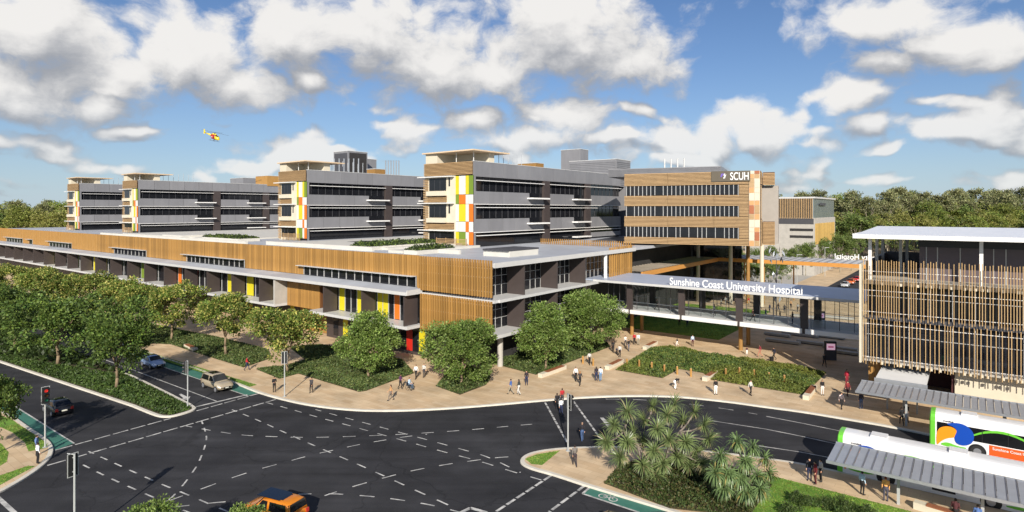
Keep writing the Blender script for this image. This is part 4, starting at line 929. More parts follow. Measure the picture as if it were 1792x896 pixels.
# ---- ground cover: beds of low planting
def in_poly(P, x, y):
    r = np.zeros(len(x), bool); n = len(P)
    for i in range(n):
        x1, y1 = P[i]; x2, y2 = P[(i + 1) % n]
        c = ((y1 > y) != (y2 > y)) & (x < (x2 - x1) * (y - y1) / (y2 - y1 + 1e-12) + x1); r ^= c
    return r
def snoise(x, y, s, k=0):
    return (np.sin(x * s + 1.3 * k) * np.cos(y * s * 1.1 + k) + np.sin((x + y) * s * .63 + 2 * k) + np.cos((x - y * 1.3) * s * .41 + k)) / 3
def bed(label, poly, dens, hgt, L, base, alt, altp, z0=PZ, mound=.25, soil=True, hmin=.12, name='ground_cover', cat='shrubs', m=None, mix2=None):
    P = [(p[0], p[1]) for p in poly]; xs = [p[0] for p in P]; ys = [p[1] for p in P]
    area = abs(sum(P[i][0] * P[(i + 1) % len(P)][1] - P[(i + 1) % len(P)][0] * P[i][1] for i in range(len(P)))) / 2
    n = int(area * dens); bb = (max(xs) - min(xs)) * (max(ys) - min(ys))
    N = int(n * bb / max(area, 1) * 1.05)
    x = nrg.uniform(min(xs), max(xs), N); y = nrg.uniform(min(ys), max(ys), N); k = in_poly(P, x, y); x, y = x[k], y[k]; n = len(x)
    hh = hgt * (.55 + .45 * snoise(x, y, 1.9, 1) + .35 * snoise(x, y, 5.1, 2)) + mound * snoise(x, y, .5, 3)
    if soil or hmin > .1:
        dist = np.full(n, 9.0)
        for i in range(len(P)):
            a_ = np.array(P[i]); d_ = np.array(P[(i + 1) % len(P)]) - a_; t_ = np.clip(((x - a_[0]) * d_[0] + (y - a_[1]) * d_[1]) / (d_ @ d_ + 1e-9), 0, 1)
            dist = np.minimum(dist, np.hypot(x - a_[0] - t_ * d_[0], y - a_[1] - t_ * d_[1]))
        hh = hh * np.clip(.2 + dist / 1.1, .2, 1)
    hh = np.clip(hh, hmin, None)
    z = z0 + hh * nrg.random(n) ** .55
    d = rdir(n); d[:, 2] = np.abs(d[:, 2]) * .9 + .15
    c = tones(n, base, .3, alt, altp) * (1 + .28 * snoise(x, y, 1.3, 4))[:, None]
    if mix2 is not None:
        q = np.clip(snoise(x, y, .45, 6) * 2.2 + .3, 0, 1)[:, None]; c = c * (1 - q) + tones(n, mix2, .3) * q
    me = leaf_mesh(name, np.stack([x, y, z], 1), d, rdir(n), L * nrg.uniform(.7, 1.4, n), L * .5, np.clip(c, .002, 1), m)
    o = link(name, me); tag(o, label, cat, kind='stuff')
    if soil: tag(MB().prism(P, z0 - .02, z0 + .05).build('garden_bed', SOIL), kind='structure')
    return o
def pl(*pts): return [P2(x, y, PZ) for x, y in pts]
BEDB = pl((448, 646), (489, 663), (522, 654), (628, 686), (641, 684), (725, 653), (704, 630), (640, 618), (560, 603), (505, 607), (535, 630), (500, 640))
BEDA = pl((250, 600), (300, 603), (345, 618), (426, 643), (436, 640), (474, 627), (470, 612), (380, 590), (250, 566))
BEDA2 = pl((-60, 560), (250, 598), (250, 566), (80, 520), (-80, 500))
BEDC = pl((763, 676), (805, 691), (850, 674), (857, 664), (858, 652), (815, 640), (785, 650))
BEDD = pl((864, 637), (938, 656), (1067.7, 607), (1062, 599), (1020, 596), (912, 613), (866, 627))
BEDE = pl((1077, 647.5), (1159, 662), (1188.6, 646), (1231, 653), (1245, 665), (1405, 691), (1427, 671.5), (1446, 652), (1387, 639), (1253, 622), (1194, 609), (1167, 606), (1140, 608.6), (1108, 628))
BEDP = [P2(x, y, PZ) for x, y in ((1057, 846), (1083, 815), (1120, 805), (1250, 812), (1330, 832), (1350, 850), (1310, 905), (1172, 890))]
bed('low dark green planting in the bed of the plaza corner tree', BEDB, 80, .5, .28, (.080, .122, .034), (.16, .19, .06), .3)
bed('low green planting along the podium footpath beside the bench', BEDA, 70, .6, .30, (.080, .122, .034), (.16, .19, .06), .3)
bed('low green planting below the row of flecked trees', BEDA2, 25, .7, .42, (.080, .122, .034), (.16, .19, .06), .3)
bed('low green planting in the small triangular bed', BEDC, 75, .6, .30, (.080, .122, .034), (.16, .19, .06), .3)
bed('low dark green planting in the bed with the long bench', BEDD, 80, .5, .28, (.080, .122, .034), (.16, .19, .06), .25)
bed('mounded green garden planting ringed by timber bollards', BEDE, 120, .8, .24, (.082, .135, .032), (.19, .225, .05), .35, mound=.25, mix2=(.18, .20, .038))
bed('dense dark shrubs under the spiky pandanus trees', BEDP, 170, 1.0, .20, (.056, .085, .022), (.12, .11, .04), .3, mound=.3)
MED = [(p[0], p[1]) for p in ([mk[0], mk[1], mk[2], mk[3], mk[4]] + mk[5:])]
cx = sum(p[0] for p in MED) / len(MED); cy = sum(p[1] for p in MED) / len(MED)
def inset(P, d):
    out = []; n = len(P)
    ar = sum(P[i][0] * P[(i + 1) % n][1] - P[(i + 1) % n][0] * P[i][1] for i in range(n))
    for i in range(n):
        a, b, c = Vector(P[i - 1]), Vector(P[i]), Vector(P[(i + 1) % n]); e = ((b - a).normalized() + (c - b).normalized())
        if e.length < 1e-4: e = b - a
        e.normalize(); nn = Vector((-e.y, e.x)) * (1 if ar > 0 else -1); out.append(tuple(b + nn * d))
    return out
MEDI = inset(MED, .5)
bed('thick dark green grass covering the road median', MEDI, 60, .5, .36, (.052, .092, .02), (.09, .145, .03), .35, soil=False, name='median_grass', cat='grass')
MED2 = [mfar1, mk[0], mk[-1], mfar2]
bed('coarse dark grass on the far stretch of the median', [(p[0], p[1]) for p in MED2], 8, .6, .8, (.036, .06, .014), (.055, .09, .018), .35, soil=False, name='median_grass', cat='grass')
# blades on the lawns
def lawn(label, px, dens, L=.16, world=False):
    P = px if world else [P2(x, y, PZ) for x, y in px]
    bed(label, P, dens * .45, .035, L * .8, (.20, .275, .05), (.27, .32, .07), .3, z0=PZ, mound=0, soil=False, hmin=.02, name='grass_blades', cat='grass')
lawn('bright clipped grass on the island tip by the crossing', LAWN_TIP, 260)
lawn('bright clipped grass behind the bus stop bench', [(1300, 822), (1360, 835), (1578, 890.7), (1640, 908), (1500, 930), (1300, 930), (1260, 890)], 220)
lawn('thin clipped grass verge along the footpath', LAWN_VERGE, 160)
for i, q in enumerate((LAWN_C1, LAWN_C2, LAWN_C3)): lawn(('clipped grass wedge between the cycle lane and the curving path', 'clipped grass strip inside the corner kerb', 'clipped grass inside the bend of the curving path')[i], q, 200)
lawn('large clipped lawn running under the walkway bridge', [(p.x, p.y) for p in LAWN_MAIN], 60, .25, True)
# hedges in the roof planters
for i, h in enumerate(HEDGES):
    P = [tuple(W(a_, w_)[:2]) for a_, w_ in ((h[0], h[2]), (h[1], h[2]), (h[1], h[3]), (h[0], h[3]))]
    bed(('dark hedge in the long roof planter between the ward blocks', 'dark hedge in the roof planter before the coloured end wall', 'dark hedge in the roof planter farther along the podium')[i], P, 45, .9, .4, (.035, .055, .018), MDG, .3, z0=14.75, soil=False, name='roof_hedge', cat='hedge')
# shrubs on the bus-stop lawn
sh = [crown_mesh('foliage', 1.5, .95, 30, 1500, .2, (.065, .105, .028), (.11, .15, .04), .3, .75, .6, s) for s in (1, 2)]
for i, (x, y, s_) in enumerate(((1400, 884, .55), (1440, 890, .5), (1478, 897, .6), (1385, 904, .5), (1515, 905, .5))):
    t = empty('shrub', gp(x, y), i * 1.3, 'loose dark shrub on the lawn behind the bus shelter', 'shrub', 'shrubs on the bus-stop lawn'); t.scale = (s_,) * 3
    link('foliage', sh[i % 2], t); MB().tube((0, 0, -.02), (0, 0, .6), .05, .03, 6).build('stem', BARK, t)

# ---- pandanus: bare forked trunks carrying spiky rosettes
PLEAF = mat('pandanus_leaf', (.1, .13, .05), .4, .1, 1, attr='leafcol', trans=.15, spec=.5)
def rosettes(cs, axes, nl, L, wd, droop, base, alt):
    V = []; F = []; Cc = []
    for c, ax in zip(cs, axes):
        c = Vector(c); ax = Vector(ax).normalized(); e = ax.orthogonal().normalized(); g = ax.cross(e)
        for i in range(nl):
            f = i / nl; t = i * 2.399963; el = R(80 - 125 * f ** .8 + rnd.uniform(-8, 8)); l = L * rnd.uniform(.75, 1.1) * (.65 + .35 * math.sin(math.pi * min(1, f + .35)))
            out = e * math.cos(t) + g * math.sin(t); d = ax * math.sin(el) + out * math.cos(el); sd2 = ax.cross(out).normalized()
            p0 = c + d * .05; o = len(V); dd = d.copy(); p = p0
            tone = rnd.uniform(.75, 1.25); cb = alt if (f > .86 or rnd.random() < .06) else base
            for k, wf in enumerate((.7, 1.0, .75, .05)):
                V += [tuple(p + sd2 * wd * wf / 2), tuple(p - sd2 * wd * wf / 2)]
                dd = (dd + Vector((0, 0, -1)) * droop * (.12 + .22 * k)).normalized(); p = p + dd * l / 3
            for k in range(3): F.append((o + 2 * k, o + 2 * k + 1, o + 2 * k + 3, o + 2 * k + 2)); Cc.append((cb[0] * tone, cb[1] * tone, cb[2] * tone, 1))
    me = bpy.data.meshes.new('crown'); me.from_pydata(V, [], F); me.materials.append(PLEAF)
    at = me.attributes.new('leafcol', 'FLOAT_COLOR', 'FACE'); at.data.foreach_set('color', np.array(Cc).reshape(-1)); me.update(); return me
def pandanus(loc, tips, trunks, label, L, wd, droop, base, alt, nl=46):
    t = empty('pandanus_tree', loc, 0, label, 'tree'); b = MB()
    tips = [Vector(p) for p in tips]; axes = []
    for p in tips:
        # nearest fork
        q = min(trunks, key=lambda w: (Vector(w[1]) - p).length); q1 = Vector(q[1]); dr = (p - q1)
        mid = q1 + dr * .5 + Vector((0, 0, -.12)); b.tube(q1, mid, .085, .07, 6); b.tube(mid, p, .07, .06, 6); axes.append((dr.normalized() * .55 + Vector((0, 0, .75))).normalized())
    for p0, p1, r in trunks: b.tube(p0, p1, r * 1.25, r * .8, 8)
    b.build('trunk', PBARK, t, smooth=True)
    for p, ax in zip(tips, axes): link('rosette', rosettes([(0, 0, 0)], [ax], nl, L, wd, droop, base, alt), t, tuple(p))
    return t
pb = G(1137, 838, PZ)
def tips_of(loc, pxs, Yoff):
    out = []
    for (px, py), dy in zip(pxs, Yoff):
        Y = loc.y + dy; out.append(((px - 896) / FPX * Y - loc.x, dy, CAMH - (py - HZ) * Y / FPX - loc.z))
    return out
PX1 = [(1075, 745), (1062, 775), (1098, 722), (1108, 758), (1085, 800), (1128, 735), (1142, 712), (1150, 752), (1168, 728), (1180, 708), (1195, 738), (1215, 722), (1170, 770), (1200, 775), (1232, 745), (1218, 790), (1185, 800), (1145, 790), (1125, 775), (1160, 812), (1205, 815), (1125, 815), (1148, 832), (1240, 770), (1098, 775), (1228, 812)]
OF1 = [rnd.uniform(-1.8, 2.0) if py < 800 else rnd.uniform(-1.6, -.4) for px, py in PX1]
tr1 = [((-.5, 0, 0), (-.9, .2, 2.6), .14), ((.1, .1, 0), (.3, .3, 3.0), .15), ((.6, -.1, 0), (1.6, .1, 2.6), .13), ((-.9, .2, 2.6), (-1.9, .3, 3.6), .09), ((.3, .3, 3.0), (0, .5, 4.4), .1), ((1.6, .1, 2.6), (2.4, .3, 3.5), .09), ((.3, .3, 3), (1.2, .3, 4.3), .09)]
pandanus(pb, tips_of(pb, PX1, OF1), tr1, 'wide spiky pandanus tree with many grey-green rosettes by the crossing', 1.16, .08, .75, (.155, .205, .075), (.27, .24, .12), 100)
pc = G(1294, 884, PZ)
PX2 = [(1262, 800), (1290, 775), (1318, 785), (1338, 805), (1275, 830), (1305, 810), (1325, 835), (1295, 840), (1345, 830), (1252, 830), (1305, 862), (1330, 858), (1268, 855)]
OF2 = [rnd.uniform(-1.0, 1.1) if py < 840 else rnd.uniform(-1.1, -.5) for px, py in PX2]
tr2 = [((-.1, 0, 0), (-.2, .1, 1.8), .17), ((.55, 0, 0), (.7, .1, 1.6), .15), ((-.2, .1, 1.8), (-.7, .2, 2.7), .1), ((-.2, .1, 1.8), (.3, .2, 3.0), .1), ((.7, .1, 1.6), (1.1, .2, 2.6), .1)]
pandanus(pc, tips_of(pc, PX2, OF2), tr2, 'smaller drooping pandanus tree with arching green leaves over two trunks', 1.15, .09, 1.7, (.13, .195, .07), (.30, .25, .08), 92)

# ---- forest behind the hospital
FK = []
for s_, (base, alt, rx, rz, zc, h) in enumerate([((.15, .205, .04), (.26, .29, .07), 6.2, 6.5, 14, 8), ((.185, .225, .045), (.29, .31, .08), 5.6, 8, 15, 8), ((.23, .25, .055), (.32, .31, .10), 6.0, 6, 13, 7), ((.11, .165, .04), (.18, .23, .06), 6.8, 7, 13, 6), ((.19, .205, .09), (.27, .27, .13), 4.2, 7.5, 18, 12)]):
    FK.append((crown_mesh('crown', rx, rz, 90 if s_ < 4 else 46, 5400 if s_ < 4 else 2400, .62, base, alt, .35, zc, 1.7, s_ + 20), trunk_mesh('trunk', h, .28, 5, 3.5, zc + 4, mat('gum_bark', srgb(150, 142, 122), .8, .2, 2), seed=s_ + 30)))
def ftree(X, Y, k, s_, label, group='trees of the forest behind the hospital'):
    t = empty('forest_tree', (X, Y, -.06), rnd.uniform(0, 6.28), label, 'tree', group); t.scale = (s_ * rnd.uniform(.9, 1.15), s_ * rnd.uniform(.9, 1.15), s_)
    link('crown', FK[k][0], t); link('trunk', FK[k][1], t)
FL = ['mid-green bushy tree in the forest behind the hospital', 'tall loose green tree in the forest behind the hospital', 'yellow-green tree in the forest behind the hospital', 'dark spreading tree in the forest behind the hospital', 'slim pale gum tree rising out of the forest']
for row, (Y0, n, x0, x1, s0) in enumerate(((255, 24, 116, 262, .96), (275, 24, 122, 285, 1.08), (300, 26, 128, 312, 1.18), (330, 24, 140, 345, 1.3))):
    for i in range(n):
        k = rnd.choices(range(5), (3, 3, 2, 2, 2 if row else 1))[0]; X = x0 + (x1 - x0) * (i + rnd.uniform(.1, .9)) / n
        ftree(X, Y0 + rnd.uniform(-8, 8), k, s0 * rnd.uniform(.82, 1.12) * (1.08 if k == 4 else 1), FL[k])
for row, (Y0, n, x0, x1, s0) in enumerate(((262, 10, -262, -192, .98), (285, 12, -285, -200, 1.08), (315, 12, -310, -215, 1.18))):
    for i in range(n):
        k = rnd.choices(range(5), (3, 3, 3, 2, 1))[0]; X = x0 + (x1 - x0) * (i + rnd.uniform(.1, .9)) / n
        ftree(X, Y0 + rnd.uniform(-8, 8), k, s0 * rnd.uniform(.82, 1.1), FL[k])
# tall gums standing above the rest
for px, top, Y in ((1490, 318, 262), (1555, 318, 270), (1600, 330, 280), (1650, 325, 275), (1700, 340, 290), (1430, 318, 300), (1402, 322, 300), (1740, 338, 285), (1620, 322, 300), (1520, 330, 258), (1575, 312, 285), (1675, 316, 295), (1765, 326, 280), (1460, 332, 270), (30, 338, 290), (75, 345, 285)):
    h = CAMH + (HZ - top) * Y / FPX; ftree((px - 896) / FPX * Y, Y, 4, h / 26.5, FL[4])
# trees between the far wing and the entry canopy, and beyond the whole site as one mass
for i, (px, py, Y, s_) in enumerate(((1325, 455, 178, .50), (1350, 455, 182, .52), (1385, 455, 186, .48), (1410, 455, 190, .55), (1440, 452, 196, .60), (1470, 450, 200, .66), (1490, 448, 205, .62), (1300, 470, 172, .45), (1275, 470, 170, .42), (1290, 0, 150, .36), (1318, 0, 152, .40), (1345, 0, 155, .38), (1368, 0, 160, .40), (1240, 0, 158, .34))):
    X = (px - 896) / FPX * Y; t = empty('courtyard_tree', (X, Y, PZ), i, 'dark bushy tree behind the courtyard entry canopy', 'tree', 'trees behind the entry canopy'); t.scale = (s_ * .8, s_ * .8, s_)
    link('crown', FK[3][0], t); link('trunk', FK[3][1], t)
n = 26000
def far_mass(label, x0, x1, Y, hh, n):
    x = nrg.uniform(x0, x1, n); y = Y + nrg.uniform(-14, 40, n); z = (hh * (.80 + .16 * snoise(x, y, .11, 2) + .10 * snoise(x, y, .29, 5))) * nrg.random(n) ** .5
    c = tones(n, (.14, .18, .05), .3, (.21, .23, .07), .4) * (1 + .35 * snoise(x, y, .17, 7))[:, None]
    tag(link('forest', leaf_mesh('forest', np.stack([x, y, z], 1), rdir(n), rdir(n), 1.5 * nrg.uniform(.7, 1.4, n), .95, np.clip(c, .004, 1))), label, 'forest', kind='stuff')
far_mass('dense far forest closing the view beyond the slatted building', 120, 420, 360, 27, 34000)
far_mass('dense far forest beyond the outermost ward block', -430, -190, 350, 26, 24000)
far_mass('low far forest hidden behind the hospital blocks', -220, 140, 420, 17, 9000)
# ================================================================== vehicles
def carpaint(name, c, metal=.3): return mat(name, c, .3, .04, 1.5, metal=metal, coat=.8)
CGLASS = mat('car_glass', (.01, .011, .013), .05, .2, 1, spec=.6)
RIM = mat('alloy_rim', srgb(190, 192, 196), .35, .06, 3, metal=.7)
HEADL = mat('headlight_glass', srgb(222, 228, 232), .1, .05, 4, spec=.8); TAILL = mat('tail_light', srgb(190, 60, 50), .2, .08, 4)
PLATE = mat('number_plate', srgb(224, 222, 206), .5, .05, 4)
def section(x, hw, z0, z1, bulge=.06, top=.0):
    """half-rounded car cross-section ring at station x (body below the belt line)"""
    zm = (z0 + z1) / 2
    pts = [(hw * .86, z0), (hw, z0 + .16), (hw + bulge * .3, zm), (hw, z1 - .10), (hw * .93, z1), (hw * .5, z1 + .03 + top)]
    return [(x, -y, z) for y, z in pts] + [(x, y, z) for y, z in pts[::-1]]
def cabsec(x, hwb, hwt, zb, zt):
    pts = [(hwb, zb), (hwb * .5 + hwt * .5 + .02, (zb + zt) / 2), (hwt + .015, zt - .09), (hwt * .86, zt - .02), (hwt * .45, zt + .015)]
    return [(x, -y, z) for y, z in pts] + [(x, y, z) for y, z in pts[::-1]]
def make_car(kind, paint, label, loc, heading, group=None):
    """heading: world angle of the nose; +x is forward"""
    suv = kind == 'suv'; L = 4.55 if suv else 4.1; hw = .92 if suv else .86; belt = 1.06 if suv else .93; top = 1.78 if suv else 1.48; gr = .30 if suv else .22
    t = empty('parked_car' if False else 'car', loc, heading, label, 'car', group)
    x0, x1 = -L / 2, L / 2
    b = MB(); st = [(x0, hw * .80, gr + .18, belt - .22), (x0 + .08, hw * .93, gr + .06, belt - .06), (x0 + .45, hw, gr, belt), (x0 + 1.4, hw, gr, belt), (x0 + 2.4, hw, gr, belt), (x1 - 1.25, hw, gr, belt - .02), (x1 - .75, hw * .98, gr, belt - (.06 if suv else .12)), (x1 - .28, hw * .92, gr + .04, belt - (.15 if suv else .24)), (x1 - .05, hw * .80, gr + .08, belt - (.34 if suv else .40)), (x1, hw * .70, gr + .16, belt - (.46 if suv else .50))]
    b.loft([section(*q) for q in st][::-1]); b.build('body', paint, t, smooth=True)
    # cabin: pillars and roof in body colour, glass panels set on it
    c = MB(); xb = x0 + (.12 if suv else .22); xf = x1 - (1.25 if suv else 1.05)
    cs = [(xb, hw * .90, hw * .84, belt - .04, belt + .10), (xb + (.14 if suv else .42), hw * .92, hw * .78, belt - .04, top - .06), (xb + .8, hw * .93, hw * .78, belt - .04, top), (xf - 1.35, hw * .93, hw * .78, belt - .04, top), (xf - .72, hw * .93, hw * .77, belt - .04, top - .06), (xf, hw * .90, hw * .84, belt - .06, belt + .02)]
    c.loft([cabsec(*q) for q in cs][::-1]); c.build('cabin', paint, t, smooth=True)
    def quad(name, pts, m, th=.012):
        pts = [Vector(p) for p in pts]; n = (pts[1] - pts[0]).cross(pts[3] - pts[0]).normalized() * th
        MB().add([p + n * 1.0 for p in pts] + [p - n for p in pts], [(0, 1, 2, 3), (7, 6, 5, 4), (0, 4, 5, 1), (1, 5, 6, 2), (2, 6, 7, 3), (3, 7, 4, 0)]).build(name, m, t)
    wf = hw * .77; wb = hw * .80
    quad('windscreen', [(xf - .04, -wb, belt + .05), (xf - .04, wb, belt + .05), (xf - .70, wf * .90, top - .075), (xf - .70, -wf * .90, top - .075)], CGLASS, .03)
    rx = xb + (.12 if suv else .40)
    quad('rear_window', [(xb - .0, wb, belt + .13), (xb - .0, -wb, belt + .13), (rx, -wf * .88, top - .10), (rx, wf * .88, top - .10)], CGLASS, .03)
    for sgn in (-1, 1):
        yb, yt = sgn * (hw * .925), sgn * (hw * .805)
        zb_, zt_ = belt + .03, top - .14
        for xa, xc, sl, sr in ((rx + .18 + (.0 if suv else .05), -.28 + (xf - 1.0) * .0 - .1, .12, 0.0), (-.2, xf - .28, 0.0, .50)):
            p = [(xa - sl * .6, yb, zb_), (xc, yb, zb_), (xc - sr, yt, zt_), (xa + sl, yt, zt_)]
            quad('side_window', p if sgn < 0 else p[::-1], CGLASS, .022)
        MB().box(xf - .38, xf - .2, sgn * hw * 1.0, sgn * (hw + .2), belt + .02, belt + .16).build('mirror', paint, t)
        # lights
        MB().loft([[(x1 - .34, sgn * hw * .94, belt - .36), (x1 - .10, sgn * hw * .80, belt - .46), (x1 - .02, sgn * hw * .50, belt - .47), (x1 - .30, sgn * hw * .55, belt - .25), (x1 - .40, sgn * hw * .9, belt - .25)], [(x1 - .34, sgn * hw * .99, belt - .35), (x1 - .07, sgn * hw * .84, belt - .46), (x1 + .02, sgn * hw * .50, belt - .46), (x1 - .26, sgn * hw * .56, belt - .19), (x1 - .40, sgn * hw * .95, belt - .20)]]).build('headlight', HEADL, t)
        MB().box(x0 - .02, x0 + .12, sgn * hw * .62, sgn * hw * .90, belt - .34, belt - .08).build('tail_light', TAILL, t)
        MB().box(x0 + 1.25, x0 + 3.25, sgn * hw * .985, sgn * hw * 1.01, gr + .02, gr + .14).build('side_skirt', BLACK, t)
        for xw in (x0 + .82, x1 - .84):
            r = .36 if suv else .32; y0, y1 = sgn * (hw - .17), sgn * (hw + .04)
            tw = MB().tube((xw, y0, r), (xw, y1, r), r, r, 18).build('wheel', RUBBER, t)
            MB().tube((xw, sgn * (hw - .02), r), (xw, sgn * (hw + .055), r), r * .72, r * .66, 14).build('rim', RIM, tw)
    MB().box(x1 - .06, x1 + .025, -hw * .42, hw * .42, gr + .14, gr + .34).build('grille', BLACK, t); MB().box(x1 + .0, x1 + .04, -.2, .2, gr + .2, gr + .3).build('number_plate', PLATE, t)
    MB().box(x0 - .05, x0 + .0, -.24, .24, gr + .32, gr + .44).build('number_plate', PLATE, t); MB().box(x0 - .06, x0 + .2, -hw * .8, hw * .8, gr + .06, gr + .26).build('rear_bumper', paint if not suv else BLACK, t)
    if suv: MB().box(xb + .9, xf - 1.2, -hw * .5, hw * .5, top + .0, top + .03).build('sunroof', CGLASS, t)
    else: MB().box(xb + 1.0, xf - 1.25, -hw * .5, hw * .5, top - .01, top + .022).build('sunroof', CGLASS, t)
    return t
AH = ROT; AW = ROT + math.pi
make_car('hatch', carpaint('paint_black', (.012, .012, .014)), 'black hatchback driving away past the red traffic signal', G(101, 721), AW)
make_car('hatch', carpaint('paint_blue_silver', srgb(146, 168, 204)), 'pale blue hatchback waiting under the median tree', G(268, 641), AH)
make_car('suv', carpaint('paint_beige', srgb(186, 172, 146)), 'beige four-wheel drive stopped at the line beside the green lane', G(380, 680), AH)
oc = make_car('suv', carpaint('paint_orange', srgb(232, 138, 24)), 'orange hatchback with black glass roof turning across the junction', Vector((-16.1, 40.75, 0)), R(156))
MB().box(-1.1, .9, -.62, .62, 1.79, 1.815).build('glass_roof', CGLASS, oc)
make_car('hatch', carpaint('paint_black', (.012, .012, .014)), 'black car on the road beside the cycle symbol', Vector((6.3, 38.6, 0)), R(150))
for i, (px, py, c, nm) in enumerate(((1462, 500, srgb(200, 200, 200), 'silver'), (1470, 492, srgb(220, 110, 40), 'orange'), (1481, 484, srgb(190, 40, 36), 'red'))):
    p = W(21.5 + .2 * i, 124 + i * 8.4, PZ + .008); make_car('hatch', carpaint('paint_far_' + nm, c, .1), nm + ' car queued on the drop-off road behind the walkway', p, ROT - math.pi / 2)

# ---- buses
BUSW = mat('bus_white', (.80, .80, .79), .35, .04, 1, coat=.4); BGRN = mat('bus_green', srgb(108, 196, 60), .35, .05, 1, coat=.4); BBLU = mat('bus_blue', srgb(24, 74, 172), .35, .04, 1)
BORG = mat('bus_orange', srgb(246, 150, 34), .35, .04, 1); BRED = mat('bus_red_orange', srgb(240, 92, 34), .4, .04, 1)
def make_bus(loc, label, panel):
    """local x forward (nose away from the rear cap), near side is -y"""
    t = empty('city_bus', loc, ROT, label, 'bus', 'buses at the bus stop'); L = 12.4; w = 1.26
    def ring(x, hw, zt, k=1.0):
        p = [(hw, .16), (hw, 2.45), (hw - .05, 2.78), (hw - .2, 3.0), (hw - .55, 3.13), (hw - .9, 3.17)]
        p = [(y, z if z < 1 else 1 + (z - 1) * k) for y, z in p]
        return [(x, -y, z) for y, z in p] + [(x, y, z) for y, z in p[::-1]]
    MB().loft([ring(.3, w, 0), ring(L - .25, w, 0), ring(L, w - .08, 0, .97)][::-1]).build('body', BUSW, t)
    MB().loft([ring(-.02, w - .05, 0, .96), ring(.05, w + .004, 0, 1.002), ring(.38, w + .004, 0, 1.004)][::-1]).build('rear_cap', BGRN, t)
    MB().box(-.04, -.021, -w + .3, w - .3, 1.5, 2.5).build('rear_window', CGLASS, t)
    for s in (-1, 1):
        MB().box(.5, L - .9, s * (w - .02), s * (w + .015), 1.32, 2.46).build('window_band', CGLASS, t)
        for i in range(6): MB().box(1.9 + i * 1.7, 1.96 + i * 1.7, s * (w + .015), s * (w + .022), 1.34, 2.44).build('window_bar', BLACK, t)
        for xw in (3.3, 9.6):
            MB().tube((xw, s * (w - .3), .5), (xw, s * (w + .012), .5), .62, .62, 20).build('wheel_arch', BLACK, t)
            tw = MB().tube((xw, s * (w - .28), .49), (xw, s * (w + .03), .49), .49, .49, 20).build('wheel', RUBBER, t)
            MB().tube((xw, s * (w + .0), .49), (xw, s * (w + .05), .49), .3, .26, 14).build('rim', RIM, tw)
    MB().box(L - .06, L + .01, -w + .2, w - .2, 1.2, 2.6).build('windscreen', CGLASS, t)
    if not panel: MB().box(6.2, 7.6, -w - .018, -w + .01, .42, 1.26).build('luggage_door', BLACK, t)
    def decal(name, pts, m, d=.026):
        n = len(pts); vs = [(x, -w - d, z) for x, z in pts] + [(x, -w - .016, z) for x, z in pts]
        tri = [tuple(q) for q in tessellate_polygon([[Vector((x, z, 0)) for x, z in pts]])]
        MB().add(vs, tri + [(i, (i + 1) % n, n + (i + 1) % n, n + i) for i in range(n)]).build(name, m, t)
    def curve(pts, it=3):
        for _ in range(it): pts = [q for a, b in zip(pts, pts[1:] + pts[:1]) for q in (along(a, b, .25), along(a, b, .75))]
        return pts
    decal('orange_drop', curve([(.47, .3), (.47, 1.5), (.75, 2.05), (1.45, 2.25), (1.95, 2.0), (1.85, 1.35), (1.2, 1.15), (.75, .75)], 2), BORG)
    decal('blue_drop', curve([(1.05, 2.40), (1.9, 2.66), (2.6, 2.55), (3.1, 2.0), (3.05, 1.2), (2.5, .75), (1.85, .8), (1.7, 1.35), (1.95, 1.95), (1.7, 2.25)], 2), BBLU, .03)
    arc = [(2.35, .86 + 0)] ; up = []; dn = []
    for i in range(15):
        q = i / 14; x = 2.2 + 5.6 * q; z = .95 + 1.5 * math.sin(math.pi * min(1, q * 1.02)) ** .75
        up.append((x, z + .10)); dn.append((x, z - .10 * math.sin(math.pi * q)))
    decal('green_arc', up + dn[::-1], BGRN, .022)
    decal('green_wave', curve([(.6, .5), (1.2, .86), (2.0, .62), (2.6, .66), (2.5, .5), (1.6, .42)], 2), BGRN)
    decal('green_wave', curve([(10.3, .5), (11.6, .62), (12.2, 1.1), (12.2, .4), (10.6, .36)], 2), BGRN)
    if panel: MB().box(4.1, 8.85, -w - .03, -w - .0, .40, 1.24).build('advert_panel', BRED, t)
    if panel: letters('Sunshine Coast Un', .30, t, (4.3, -w - .05, .9), (1, 0, 0), width=2.3, depth=.01)
    letters('translink', .19, t, (.95, -w - .004, 2.56), (1, 0, 0), width=.75, depth=.03, m=mat('dark_lettering', srgb(70, 70, 84), .5, .05, 2))
    for x in (2.2, 7.2): MB().box(x, x + 1.1, -.55, .55, 3.16, 3.30).build('roof_hatch', BUSW, t)
    return t
def bus_at(a_, w_): return W(a_, w_, 0)
make_bus(bus_at(40.1, -4.5), 'white bus with green rear cap pulled in behind the shelter and its waiting passengers', False)
make_bus(bus_at(45.7, 6.05), 'white bus with orange and blue drops standing below the slatted building', True)

